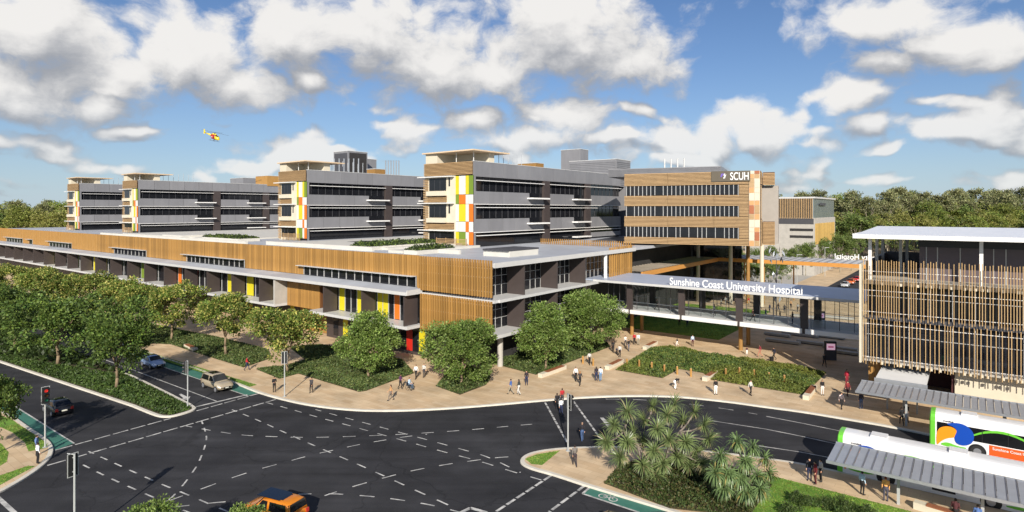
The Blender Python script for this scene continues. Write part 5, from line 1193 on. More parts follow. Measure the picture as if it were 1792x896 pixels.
# ================================================================== street furniture
ROOFM = mat('shelter_roof', srgb(168, 172, 178), .4, .08, 1.2, metal=.3)
def shelter(a0, a1, w0, w1, label, posts):
    s = Bld('bus_shelter', label, 'shelter', a0, w0, PZ, 'bus shelters')
    n = int((a1 - a0) / .56); st = (a1 - a0) / n
    for i in range(n):
        x0 = a0 + i * st; p = slopebox(MB(), x0 + .03, x0 + st - .03, w0, 2.98, 2.92, w1, 3.08, 3.0).build('roof_sheet', ROOFM, s.root, off=s.off)
        slopebox(MB(), x0 + st - .035, x0 + st + .0, w0 - .01, 3.02, 2.93, w1 + .01, 3.12, 3.01).build('seam', GREY, p, off=s.off)
    s.box('edge_beam', a0, a1, w0 - .08, w0 - .011, 2.8, 3.02, STEEL); s.box('edge_beam', a0, a1, w1 + .011, w1 + .08, 2.9, 3.13, STEEL)
    for a_, w_ in posts:
        s.put('post', MB().box(a_ - .09, a_ + .09, w_ - .09, w_ + .09, PZ, 3.0), POLE)
        s.box('roof_beam', a_ - .06, a_ + .06, w0 + .1, w1 - .1, 2.78, 2.9, STEEL)
    return s
shelter(39.4, 60, 8.7, 12.9, 'long grey metal bus shelter roof before the slatted building', [(43.6, 9.6), (43.2, 12.2), (51, 9.6), (51, 12.2), (58, 10)])
shelter(40.3, 60, -11.55, -7.7, 'long grey metal bus shelter roof over the nearer bus stop bench', [(44.5, -9.2), (49.2, -9.4), (54.2, -9.4)])
pv = Bld('pavilion_roof', 'small corrugated white roof on two posts under the slats', 'shelter', 40.8, 14, PZ)
for i in range(14): pv.put('roof_sheet', slopebox(MB(), 40.6, 45.0, 13.6 + i * .56, 3.26, 3.1, 14.1 + i * .56, 3.42, 3.15), FASCIA)
pv.box('edge_beam', 40.5, 45.1, 13.5, 13.58, 3.0, 3.4, STEEL)
for a_ in (41.6, 44.2): pv.put('post', MB().tube((a_, 14.2, PZ), (a_, 14.2, 3.1), .08, n=8), POLE)
for a_ in (41.6, 44.2): pv.put('post', MB().tube((a_, 20.6, PZ), (a_, 20.6, 3.1), .08, n=8), POLE)
# benches: pale concrete block with timber seat
TSEAT = mat('bench_timber', srgb(142, 88, 58), .6, .2, 3, stretch=(4, .5, 1))
def bench(p, q, label, wd=.62, h=.48):
    p, q = Vector(p), Vector(q); d = q - p; L = d.length
    t = empty('plaza_bench', (p.x, p.y, PZ), math.atan2(d.y, d.x), label, 'bench', 'concrete and timber plaza benches')
    MB().box(0, L, -wd / 2, wd / 2, 0, h - .05).build('base', CREAM, t); MB().box(0, L * .22, -wd / 2, wd / 2, h - .05, h).build('end_block', CREAM, t); MB().box(L * .94, L, -wd / 2, wd / 2, h - .05, h).build('end_block', CREAM, t)
    for i in range(4): MB().box(L * .225, L * .935, -wd / 2 + .03 + i * wd * .24, -wd / 2 + .03 + (i + 1) * wd * .24 - .025, h - .05, h + .03).build('seat_slat', TSEAT, t)
bench(G(945, 661, PZ), G(988, 645, PZ), 'long concrete bench with timber seat on the corner of the planted tree bed')
bench(G(1062, 647, PZ), G(1088, 634, PZ), 'concrete bench with timber seat at the pointed end of the mounded garden')
bench(G(1128, 612, PZ), G(1148, 602, PZ), 'concrete bench with timber seat behind the mounded garden near the lawn')
bench(G(1233, 667, PZ), G(1252, 655, PZ), 'concrete bench with timber seat in the notch of the mounded garden')
bench(G(1410, 700, PZ), G(1425, 681, PZ), 'concrete bench with timber seat at the broad end of the mounded garden')
bench(G(342, 615, PZ), G(326, 607, PZ), 'pale concrete bench beside the footpath under the flecked tree', .7)
bench(G(1600, 888, PZ), G(1700, 918, PZ), 'concrete bench with timber seat where two passengers sit', .6)
# dark stone benches in the shaded forecourt
for i, (px, py, ln) in enumerate(((1370, 600, 5), (1425, 603, 5), (1400, 588, 5.5), (1455, 592, 4), (1385, 580, 3), (1470, 612, 4.5), (1435, 579, 4.5), (1482, 620, 3), (1395, 566, 5), (1450, 568, 5), (1480, 577, 5), (1360, 588, 4), (1410, 556, 5), (1468, 558, 5))):
    p = G(px, py, PZ); t = empty('stone_bench', p, ROT, 'long low stone bench in the shaded forecourt by the slatted building', 'bench', 'stone benches in the shaded forecourt')
    MB().box(-ln / 2, ln / 2, -.5, .5, .12, .45).build('seat', CONC, t); MB().box(-ln / 2 + .2, ln / 2 - .2, -.4, .4, 0, .12).build('plinth', GREY_D, t)
# timber bollards
bm = MB().tube((0, 0, 0), (0, 0, .98), .13, .13, 12).mesh('bollard', TIMBER); bc = MB().tube((0, 0, .98), (0, 0, 1.03), .13, .09, 12).mesh('cap', SLAT)
for i, (px, py) in enumerate(((1097, 641), (1118.5, 643), (1140.5, 647), (1162.5, 652), (1185, 655), (1209, 659), (1270, 659), (1294, 657), (1319.5, 661), (1345.5, 666), (1372.5, 671), (1020, 636), (1038, 640))):
    t = empty('timber_bollard', gp(px, py), 0, 'round timber bollard in the row along the mounded garden' if i < 11 else 'round timber bollard beside the long bench bed', 'bollard', 'timber bollards on the plaza')
    link('post', bm, t); link('cap', bc, t)
# traffic signals
LAMPS = [mat('lamp_red', srgb(214, 50, 40), .3, .05, 3, emit=.6), mat('lamp_amber_off', srgb(90, 60, 30), .3, .05, 3), mat('lamp_green_off', srgb(40, 120, 90), .3, .05, 3)]
def signal(loc, h, label, face, head_h=1.25, side=(0, 0), arm=0):
    """face: angle the lamps look towards"""
    t = empty('traffic_signal', loc, 0, label, 'traffic light', 'traffic signals of the junction')
    MB().tube((0, 0, 0), (0, 0, h), .07, .06, 12).build('pole', POLE, t); MB().tube((0, 0, 0), (0, 0, .05), .2, .2, 12).build('base_plate', POLE, t)
    c = Vector((side[0], side[1], h - head_h - .12)); d = Vector((math.cos(face), math.sin(face), 0)); n = Vector((-d.y, d.x, 0))
    def obx(name, m, a0, a1, b0, b1, z0, z1, par=t):
        vs = [c + d * a + n * b + Vector((0, 0, z)) for z in (z0, z1) for a, b in ((a0, b0), (a1, b0), (a1, b1), (a0, b1))]
        return MB().add(vs, [(3, 2, 1, 0), (4, 5, 6, 7), (0, 1, 5, 4), (1, 2, 6, 5), (2, 3, 7, 6), (3, 0, 4, 7)]).build(name, m, par)
    obx('backboard', BLACK, .10, .125, -.27, .27, -.1, head_h + .1); [obx('backboard_border', POLE, .098, .127, b0, b1, z0, z1) for b0, b1, z0, z1 in ((-.31, -.271, -.14, head_h + .14), (.271, .31, -.14, head_h + .14), (-.27, .27, -.14, -.101), (-.27, .27, head_h + .101, head_h + .14))]; hd_ = obx('housing', BLACK, .126, .30, -.26, .26, -.03, head_h + .03)
    for i in range(3):
        z = head_h - .2 - i * .4; q = c + d * .30 + Vector((0, 0, z))
        MB().tube(q, q + d * .03, .14, .14, 14).build('lamp', LAMPS[i], hd_)
        v = MB(); rr = []
        for a in (0, .2):
            rr.append([q + d * a + n * .17 * math.cos(R(k)) + Vector((0, 0, .17 * math.sin(R(k)))) for k in range(-20, 201, 20)])
        v.loft(rr, cap=False, closed=False); v.build('visor', BLACK, hd_)
    for z in (.15, head_h - .15): obx('bracket', POLE, -.05, .11, -.03, .03, z, z + .05)
    if arm: MB().tube((0, 0, h - .05), (-.45, 0, h + .02), .03, .03, 6).build('arm', POLE, t)
    return t
toC = lambda p: math.atan2(-p.y, -p.x)
p = G(79, 783, PZ); signal(p, 5.35, 'traffic signal with glowing red lamp on the corner footpath', R(-40), 1.25)
p = Vector((-27.6, 38.0, 0)); signal(p, 5.6, 'traffic signal seen from behind in the near left of the junction', R(150), 1.2, (-.05, 0), 1)
p = G(328.5, 712, PZ); signal(p, 4.9, 'traffic signal on the tip of the grass median', R(200), 1.15)
p = G(498, 694, PZ); signal(p, 5.0, 'traffic signal on the plaza kerb beside the flecked tree', R(120), 1.1)
p = G(994, 789, PZ); signal(p, 4.9, 'traffic signal at the pedestrian crossing island', R(30), 1.1)
# information totem with pink screen
PINK = mat('pink_screen', srgb(248, 200, 222), .3, .05, 2, emit=.35)
def totem(p, label, h=2.6):
    t = empty('information_totem', p, ROT + R(30), label, 'sign'); MB().box(-.75, .75, -.2, .2, 0, h).build('casing', GREY_D, t); s = MB().box(-.55, .55, -.235, -.201, h - 1.15, h - .3).build('screen', PINK, t)
    MB().box(-.35, .35, -.245, -.236, h - .85, h - .62).build('screen_text', mat('screen_rose', srgb(226, 120, 168), .4, .05, 2, emit=.2), s)
totem(G(1453, 630, PZ), 'dark information totem with a bright pink screen in the shaded forecourt')
totem(W(27, 60, PZ), 'information totem with pink screen seen through the walkway glass')
# sculpture of dangling leaf shapes in the forecourt behind the walkway
sc2 = empty('leaf_sculpture', W(20, 58, PZ), 0, 'tall dark sculpture of hanging leaf shapes behind the walkway', 'sculpture'); MB().tube((0, 0, 0), (0, 0, 13.5), .09, .05, 8).build('mast', GREY_D, sc2)
for i in range(34):
    h = rnd.uniform(4.2, 13.6); t = rnd.uniform(0, 6.28); r = rnd.uniform(.3, 2.0); c = Vector((math.cos(t) * r, math.sin(t) * r, h)); q = Vector((rnd.uniform(-.3, .3), rnd.uniform(-.3, .3), .6)); s_ = Vector((math.cos(t + 1.3), math.sin(t + 1.3), 0)) * .22
    MB().add([c - q, c + s_, c + q, c - s_, c - q * .9 + Vector((0, .03, 0)), c + s_ + Vector((0, .03, 0)), c + q * .95 + Vector((0, .03, 0)), c - s_ + Vector((0, .03, 0))], [(0, 1, 2, 3), (7, 6, 5, 4)]).tube(c, Vector((0, 0, h + .3)), .015, n=4).build('leaf', STEEL if i % 3 else GREY_D, sc2)
# slender lamp posts in the car park
for i, (a_, w_) in enumerate(((-4, 130), (12, 112), (12, 150), (-4, 165))):
    t = empty('car_park_lamp', W(a_, w_, PZ), 0, 'slim pale lamp post in the car park behind the entry canopy', 'street lamp', 'car park lamp posts'); MB().tube((0, 0, 0), (0, 0, 9), .09, .06, 8).build('pole', POLE, t); MB().box(-.1, 1.3, -.12, .12, 8.95, 9.08).build('lamp_head', POLE, t)
# ---- rescue helicopter
hy = mat('helicopter_yellow', srgb(226, 200, 40), .35, .05, 1, coat=.4); hr = mat('helicopter_red', srgb(176, 48, 46), .35, .05, 1, coat=.4)
YH = 190.0; hp = Vector(((375 - 896) / FPX * YH, YH, CAMH + (HZ - 240) * YH / FPX))
hl = empty('rescue_helicopter', hp, R(-22), 'yellow and red rescue helicopter flying above the ward blocks', 'helicopter'); hl.scale = (.85, .85, .85); hl.rotation_euler.y = R(14)
def hring(x, ry, rz, zc): return [(x, ry * math.cos(2 * math.pi * k / 12), zc + rz * math.sin(2 * math.pi * k / 12)) for k in range(12)]
MB().loft([hring(.9, .82, .95, .05), hring(1.6, .75, .82, -.05), hring(2.3, .5, .52, -.25), hring(2.7, .12, .15, -.4)][::-1]).build('nose', hy, hl, smooth=True)
MB().loft([hring(-1.6, .45, .5, .35), hring(-.9, .78, .85, .12), hring(.0, .85, .98, .05), hring(.9, .82, .95, .05)][::-1]).build('cabin', hr, hl, smooth=True)
MB().loft([hring(.98, .70, .5, .48), hring(1.7, .62, .42, .3), hring(2.2, .38, .22, .02)][::-1]).build('windscreen', CGLASS, hl, smooth=True)
MB().loft([hring(-5.2, .12, .13, .75), hring(-3.4, .2, .22, .6), hring(-1.5, .4, .42, .42)][::-1]).build('tail_boom', hy, hl, smooth=True)
MB().add([(-4.7, -.04, .7), (-5.4, -.04, 1.9), (-5.9, -.04, 1.9), (-5.5, -.04, .1), (-4.7, .04, .7), (-5.4, .04, 1.9), (-5.9, .04, 1.9), (-5.5, .04, .1)], [(0, 1, 2, 3), (7, 6, 5, 4), (0, 4, 5, 1), (1, 5, 6, 2), (2, 6, 7, 3), (3, 7, 4, 0)]).build('tail_fin', hy, hl)
MB().box(-4.9, -4.3, -.9, .9, .68, .74).build('tailplane', hy, hl); MB().tube((0, 0, .9), (0, 0, 1.75), .22, .12).build('rotor_mast', GREY_D, hl); MB().loft([hring(-1.2, .4, .3, 1.0), hring(0, .5, .4, 1.05), hring(.8, .35, .25, .95)][::-1]).build('engine_cowl', hy, hl, smooth=True)
for k in range(4):
    t = R(20 + 90 * k); e = Vector((math.cos(t), math.sin(t), 0)); n = Vector((-e.y, e.x, 0)) * .14; zz = Vector((0, 0, 1.72))
    MB().add([e * .1 - n + zz, e * 5.2 - n + zz, e * 5.2 + n + zz, e * .1 + n + zz] + [q + Vector((0, 0, .04)) for q in (e * .1 - n + zz, e * 5.2 - n + zz, e * 5.2 + n + zz, e * .1 + n + zz)], [(3, 2, 1, 0), (4, 5, 6, 7), (0, 1, 5, 4), (1, 2, 6, 5), (2, 3, 7, 6), (3, 0, 4, 7)]).build('rotor_blade', GREY_D, hl)
for s in (-1, 1):
    MB().tube((-1.4, s * .95, -1.35), (1.9, s * .95, -1.35), .05, n=6).tube((-.7, s * .95, -1.35), (-.7, s * .5, -.6), .04, n=6).tube((.9, s * .95, -1.35), (.9, s * .5, -.7), .04, n=6).build('skid', GREY_D, hl)
    MB().box(-.42, -.12, s * .84, s * .875, -.25, .15).box(-.5, -.04, s * .842, s * .877, -.12, .02).build('white_emblem', PWH, hl)
# ================================================================== people: one continuous body per pose
SKIN = mat('skin', srgb(205, 158, 128), .6, .06, 6); SKIN2 = mat('skin_deep', srgb(140, 96, 70), .6, .06, 6)
CL = {}
def cloth(c):
    k = 'cloth_%d_%d_%d' % c
    if k not in CL: CL[k] = mat(k, srgb(*c), .85, .14, 5)
    return CL[k]
SHOE = mat('shoe', srgb(34, 30, 30), .6, .1, 5)
# materials: 0 skin 1 hair 2 top 3 trousers 4 shoes
def limbs(p):
    """joint dictionary -> list of (a, b, ra, rb, material)"""
    J = {k: Vector(v) for k, v in p.items()}
    S = []
    S += [(J['pel'], J['waist'], .150, .128, 3), (J['waist'], J['chest'], .130, .152, 2), (J['chest'], J['neck'], .150, .075, 2), (J['neck'], J['head'] - (J['head'] - J['neck']) * .35, .056, .054, 0)]
    S += [(J['shL'], J['shR'], .078, .078, 2), (J['hipL'], J['hipR'], .105, .105, 3), (J['pel'], J['hipL'], .12, .1, 3), (J['pel'], J['hipR'], .12, .1, 3)]
    for s in 'LR':
        S += [(J['sh' + s], J['el' + s], .058, .044, 2), (J['el' + s], J['wr' + s], .043, .032, 2 if p.get('sleeve', 1) else 0)]
        S += [(J['hip' + s], J['kn' + s], .096, .062, 3), (J['kn' + s], J['an' + s], .060, .046, 3), (J['an' + s] + Vector((0, 0, -.03)), J['to' + s], .048, .038, 4)]
        d = (J['wr' + s] - J['el' + s]).normalized(); S.append((J['wr' + s], J['wr' + s] + d * .085, .034, .038, 0))
    return S, J
def stand(**kw):
    p = dict(pel=(0, 0, .95), waist=(0, .01, 1.10), chest=(0, .0, 1.33), neck=(0, -.01, 1.49), head=(0, .02, 1.62), shL=(-.17, 0, 1.43), shR=(.17, 0, 1.43), hipL=(-.09, 0, .92), hipR=(.09, 0, .92),
             elL=(-.22, -.03, 1.16), elR=(.22, -.03, 1.16), wrL=(-.22, .06, .92), wrR=(.22, .06, .92), knL=(-.10, .02, .50), knR=(.10, .02, .50), anL=(-.11, -.02, .09), anR=(.11, -.02, .09), toL=(-.13, .15, .04), toR=(.13, .15, .04))
    p.update(kw); return p
POSES = {
    'stand': stand(),
    'phone': stand(elL=(-.23, .03, 1.18), wrL=(-.10, .24, 1.28), elR=(.23, .02, 1.17), wrR=(.10, .22, 1.15)),
    'walk': stand(pel=(0, 0, .93), elL=(-.22, -.14, 1.18), wrL=(-.20, -.12, .94), elR=(.22, .10, 1.18), wrR=(.18, .27, 1.0), knL=(-.09, .22, .53), anL=(-.09, .26, .11), toL=(-.10, .43, .07), knR=(.09, -.05, .50), anR=(.09, -.34, .16), toR=(.10, -.22, .03), hipL=(-.09, .02, .91), hipR=(.09, -.02, .91)),
    'stride': stand(pel=(0, 0, .94), elR=(.22, -.12, 1.17), wrR=(.21, -.06, .93), elL=(-.22, .08, 1.17), wrL=(-.19, .22, .97), knR=(.09, .16, .52), anR=(.09, .12, .13), toR=(.10, .28, .06), knL=(-.09, .0, .49), anL=(-.09, -.20, .12), toL=(-.10, -.06, .03)),
    'bend': stand(pel=(0, -.12, .88), waist=(0, .02, 1.02), chest=(0, .24, 1.10), neck=(0, .40, 1.12), head=(0, .52, 1.08), shL=(-.17, .33, 1.10), shR=(.17, .33, 1.10), elL=(-.2, .36, .84), elR=(.2, .36, .84), wrL=(-.12, .42, .62), wrR=(.12, .42, .62), hipL=(-.09, -.12, .86), hipR=(.09, -.12, .86), knL=(-.1, .04, .48), knR=(.1, .04, .48), anL=(-.11, -.04, .09), anR=(.11, -.04, .09)),
    'sit': stand(pel=(0, 0, .56), waist=(0, .0, .70), chest=(0, .03, .94), neck=(0, .04, 1.10), head=(0, .08, 1.23), shL=(-.17, .03, 1.04), shR=(.17, .03, 1.04), hipL=(-.09, .02, .55), hipR=(.09, .02, .55), elL=(-.23, .04, .78), elR=(.23, .04, .78), wrL=(-.15, .27, .68), wrR=(.15, .27, .68), knL=(-.11, .44, .56), knR=(.11, .44, .56), anL=(-.11, .46, .13), anR=(.11, .46, .13), toL=(-.12, .62, .04), toR=(.12, .62, .04)),
    'push': stand(elL=(-.22, .08, 1.18), wrL=(-.2, .34, 1.08), elR=(.22, .08, 1.18), wrR=(.2, .34, 1.08), knL=(-.09, .14, .51), anL=(-.09, .12, .12), toL=(-.10, .29, .05), knR=(.09, -.04, .5), anR=(.09, -.28, .14), toR=(.10, -.15, .03)),
}
def body_mesh(pose, hair):
    S, J = limbs(POSES[pose]); b = MB()
    hd = J['head']; fwd = Vector((0, 1, 0))
    for a, c, ra, rb, m in S:
        b.tube(a, c, ra, rb, 10); b.ball(a, ra, 0, 8, 5); b.ball(c, rb, 0, 8, 5)
    b.ball(hd, (.077, .097, .115), 0, 12, 8); b.ball(hd + Vector((0, .10, -.015)), (.016, .026, .026), 0, 6, 4)     # skull, nose
    for s in (-1, 1): b.ball(hd + Vector((s * .08, .005, -.005)), (.014, .028, .034), 0, 6, 4)                       # ears
    hairs = [(hd + Vector((0, -.018, .03)), (.085, .10, .105))]
    if hair == 'long': hairs += [(hd + Vector((0, -.06, -.06)), (.085, .07, .15)), (hd + Vector((0, -.08, -.17)), (.075, .05, .11))]
    for c, r in hairs: b.ball(c, r, 0, 10, 7)
    me = bpy.data.meshes.new('b'); me.from_pydata(b.v, [], b.f); ob = bpy.data.objects.new('b', me); col.objects.link(ob)
    md = ob.modifiers.new('r', 'REMESH'); md.mode = 'VOXEL'; md.voxel_size = .021; md.use_smooth_shade = True
    sm = ob.modifiers.new('s', 'SMOOTH'); sm.iterations = 2; sm.factor = .4
    dg = bpy.context.evaluated_depsgraph_get(); out = bpy.data.meshes.new_from_object(ob.evaluated_get(dg)); bpy.data.objects.remove(ob); out.name = 'person'
    n = len(out.polygons); ce = np.empty(n * 3); out.polygons.foreach_get('center', ce); ce = ce.reshape(-1, 3)
    best = np.full(n, 9.0); mi = np.zeros(n, np.int32)
    for a, c, ra, rb, m in S:
        a_, c_ = np.array(a), np.array(c); d = c_ - a_; t = np.clip(((ce - a_) @ d) / (d @ d + 1e-9), 0, 1); ds = np.linalg.norm(ce - (a_ + t[:, None] * d), axis=1) - (ra + (rb - ra) * t); k = ds < best; best[k] = ds[k]; mi[k] = m
    ds = (np.linalg.norm((ce - np.array(hd)) / np.array([.077, .097, .115]), axis=1) - 1) * .09; k = ds < best; best[k] = ds[k]; mi[k] = 0
    for c, r in hairs:
        ds = (np.linalg.norm((ce - np.array(c)) / np.array(r), axis=1) - 1) * .09; k = (ds < best + .006) & ~((ce[:, 1] > hd.y + .045) & (ce[:, 2] < hd.z + .055)); best[k] = ds[k]; mi[k] = 1
    # fingers: four and a thumb on each hand, fused to the palm
    out2 = MB(); out2.v = [tuple(v.co) for v in out.vertices]; out2.f = [tuple(p.vertices) for p in out.polygons]; out2.m = list(mi)
    for s, sg in (('L', -1), ('R', 1)):
        w_ = J['wr' + s]; d = (w_ - J['el' + s]).normalized(); sd2 = Vector((0, 1, 0)) if abs(d.y) < .7 else Vector((1, 0, 0)); sd2 = (sd2 - d * sd2.dot(d)).normalized(); nn = d.cross(sd2)
        for i, ln in enumerate((.062, .072, .068, .052)):
            r0 = w_ + d * .10 + sd2 * (.027 - .018 * i); r1 = r0 + d * ln * .6; out2.tube(r0, r1, .0095, .009, 5, 0); out2.tube(r1, r1 + (d * .8 - nn * .35 * sg).normalized() * ln * .5, .009, .007, 5, 0)
        r0 = w_ + d * .045 + sd2 * .032; out2.tube(r0, r0 + (d * .7 + sd2 * .7) * .055, .011, .008, 5, 0)
    blank = bpy.data.materials.get('cloth_blank') or bpy.data.materials.new('cloth_blank')
    m2 = out2.mesh('person', [SKIN, blank, blank, blank, SHOE], True); return m2
BODY = {}
def person(loc, pose, face, top, bottom, label, hair=(40, 30, 26), h=1.0, long=False, skin=0):
    k = (pose, 'long' if long else 'short')
    if k not in BODY: BODY[k] = body_mesh(*k)
    o = link('person', BODY[k], None, loc, face - math.pi / 2); o.scale = (h, h, h)
    for i, m in enumerate((SKIN2 if skin else SKIN, cloth(hair), cloth(top), cloth(bottom), SHOE)): o.material_slots[i].link = 'OBJECT'; o.material_slots[i].material = m
    return tag(o, label, 'person', 'people on the hospital forecourt')
BK = (30, 28, 30); WH = (232, 232, 230); NV = (36, 44, 74); DG = (62, 60, 62); JN = (64, 86, 124); RD = (170, 36, 44); BL = (64, 96, 158); TN = (178, 138, 96); GY = (140, 138, 134); LG_ = (196, 194, 188); KH = (150, 142, 124); PU = (84, 44, 84); MR = (74, 36, 40)
E_, N_, W_, S_ = 0, R(90), R(180), R(270)
UA = ROT; UB = ROT + math.pi; VA = ROT + R(90); VB = ROT - R(90)
PEOPLE = [
 (432, 648, 'walk', R(20), RD, NV, 'person in a red top and navy trousers walking past the footpath planting', {}),
 (66, 811.5, 'stand', R(60), WH, BK, 'person in a white shirt and black trousers waiting at the corner kerb', {}),
 (64, 797, 'stand', R(30), (96, 120, 168), DG, 'person in a blue shirt waiting beside the red signal post', {}),
 (480, 686, 'phone', R(-60), BK, BK, 'person all in black with folded arms near the plaza signal', {}),
 (545, 687.5, 'stride', R(-100), DG, BK, 'person in dark clothes walking on the plaza before the tree bed', dict(long=True)),
 (684, 701, 'walk', R(200), TN, (110, 100, 92), 'person in a tan top carrying a bag near the plaza kerb', dict(long=True, hair=(70, 48, 34))),
 (700.6, 681, 'push', R(-25), PU, BK, 'person in a purple top pushing the wheelchair', dict(skin=1)),
 (728, 663, 'walk', R(-110), WH, BK, 'person in a white shirt and tie beside the tree bed', {}),
 (742, 660.5, 'stride', R(-80), LG_, DG, 'person in a pale grey shirt walking by the podium corner', {}),
 (894, 690, 'walk', R(165), BL, KH, 'person in a blue shirt and khaki trousers walking past the triangular bed', {}),
 (908, 690.6, 'stride', R(165), (52, 58, 58), LG_, 'person in a dark top and pale trousers beside the blue-shirted walker', dict(long=True)),
 (921.4, 674, 'stand', R(-90), (46, 36, 44), NV, 'person in a dark suit with a white collar by the tree bed', {}),
 (1007.5, 667, 'stride', R(-70), WH, BK, 'person in a white shirt and black trousers near the long bench', {}),
 (1015, 675, 'walk', R(60), (58, 56, 58), BK, 'person with long brown hair striding beside the long bench', dict(long=True, hair=(150, 100, 56))),
 (1031.6, 638.7, 'walk', R(70), LG_, BK, 'person in a pale shirt walking between the bollards and the garden', {}),
 (1043.6, 666.5, 'stand', R(90), (44, 38, 48), NV, 'person with long dark hair standing beside a white-shirted companion', dict(long=True)),
 (1051, 667, 'stride', R(90), WH, (106, 140, 176), 'person in a white shirt and pale jeans seen from behind', {}),
 (1073, 617, 'walk', R(-110), (34, 34, 38), BK, 'person in black at the edge of the planted tree bed', {}),
 (1079.5, 621, 'walk', R(-100), NV, BK, 'small child in navy walking with two adults near the trees', dict(h=.62)),
 (1084.5, 625, 'stride', R(-100), LG_, BK, 'person in a grey top and dark skirt walking with a child', dict(long=True)),
 (1094.5, 607, 'walk', R(-90), (214, 204, 196), DG, 'person in a cream top near the timber walkway post', dict(long=True)),
 (1100, 614.6, 'stride', R(-60), BK, (96, 96, 104), 'person in a black jacket before the timber walkway post', {}),
 (1110, 603, 'stand', R(-90), RD, BK, 'person in a red and black top beside the timber walkway post', {}),
 (1117, 603.5, 'stand', R(-100), WH, KH, 'person in white standing right of the red top', {}),
 (1185, 605, 'walk', R(180), BK, WH, 'child in dark top running across the paving before the lawn', dict(h=.68)),
 (1212, 606, 'stand', R(-90), (190, 206, 224), MR, 'person in a pale blue top and maroon trousers by the lawn edge', {}),
 (1181.6, 681, 'bend', R(20), BK, WH, 'person in a black top and white trousers bending forward on the plaza', {}),
 (1252.5, 690.6, 'stand', R(-90), BK, WH, 'person in a black top and white trousers standing on the plaza', {}),
 (1313.4, 692, 'stride', R(-60), LG_, BK, 'person in a pale shirt and black trousers walking below the garden', {}),
 (1307, 621, 'stand', R(-90), MR, WH, 'small child in maroon by the twin timber posts', dict(h=.66)),
 (1330, 624.6, 'walk', R(160), (150, 56, 66), (176, 120, 100), 'person in a rose red top behind the mounded garden', dict(long=True)),
 (1354.7, 630, 'walk', R(180), (38, 40, 56), BK, 'person in a dark suit pulling a suitcase at the shadow edge', {}),
 (1442.5, 642, 'walk', R(-90), (56, 50, 46), BK, 'person in dark clothes walking past the pink-screen totem', {}),
 (1482, 672, 'stand', R(-90), (176, 40, 60), (150, 40, 56), 'person in a long crimson dress in the forecourt shade', dict(long=True)),
 (1483, 694, 'stride', R(-80), (130, 40, 44), MR, 'person in a dark red top walking in the forecourt shade', dict(long=True)),
 (1472.5, 716, 'stride', R(-90), (222, 206, 200), BK, 'person in a pale pink top and black trousers near the bus bay kerb', dict(long=True)),
 (1439, 691.6, 'stand', R(-90), BK, (214, 208, 204), 'person in a black top and pale trousers by the broad end bench', {}),
 (1507, 715.6, 'stand', R(90), (40, 42, 56), JN, 'person in a navy top and jeans seen from behind near the far shelter', {}),
 (1578, 744, 'walk', R(70), (26, 26, 28), BK, 'person all in black striding below the far shelter', {}),
 (1586, 738, 'walk', R(-110), (48, 42, 44), DG, 'person in dark grey behind the striding black figure', {}),
 (975, 717, 'walk', R(95), (32, 30, 34), BK, 'person in a black jacket starting over the crossing', {}),
 (984, 708, 'walk', R(90), RD, DG, 'person in red at the far side of the crossing', {}),
 (982, 727, 'walk', R(95), WH, NV, 'person in a white shirt on the crossing with two companions', {}),
 (1019, 772.6, 'stride', R(100), (34, 32, 38), JN, 'person in a dark top and blue jeans alone on the crossing', dict(hair=(150, 120, 100))),
 (1006, 816, 'walk', R(95), (112, 106, 100), (58, 50, 54), 'person in a grey coat walking on the island towards the crossing', {}),
 (1416.6, 841, 'stand', R(-120), (44, 42, 50), NV, 'person in dark clothes at the head of the bus queue', {}),
 (1427, 847, 'stand', R(170), (110, 32, 38), (92, 36, 40), 'person in dark red in the middle of the bus queue', {}),
 (1436.5, 843, 'stand', R(180), LG_, BK, 'person in a pale grey jacket at the back of the bus queue', {}),
 (1509, 866, 'stand', R(20), (188, 214, 236), BK, 'person in a pale blue shirt and dark trousers waiting beside the bus', {}),
 (1550, 877, 'stand', R(60), (240, 176, 104), (74, 72, 84), 'person in an orange vest waiting beside the shelter post', dict(hair=(120, 60, 40))),
]
for px, py, pose, face, top, bot, lab, kw in PEOPLE:
    onroad = px in (975, 982, 1019)
    person(G(px, py, 0.003 if onroad else PZ + .004), pose, face, top, bot, lab, **kw)
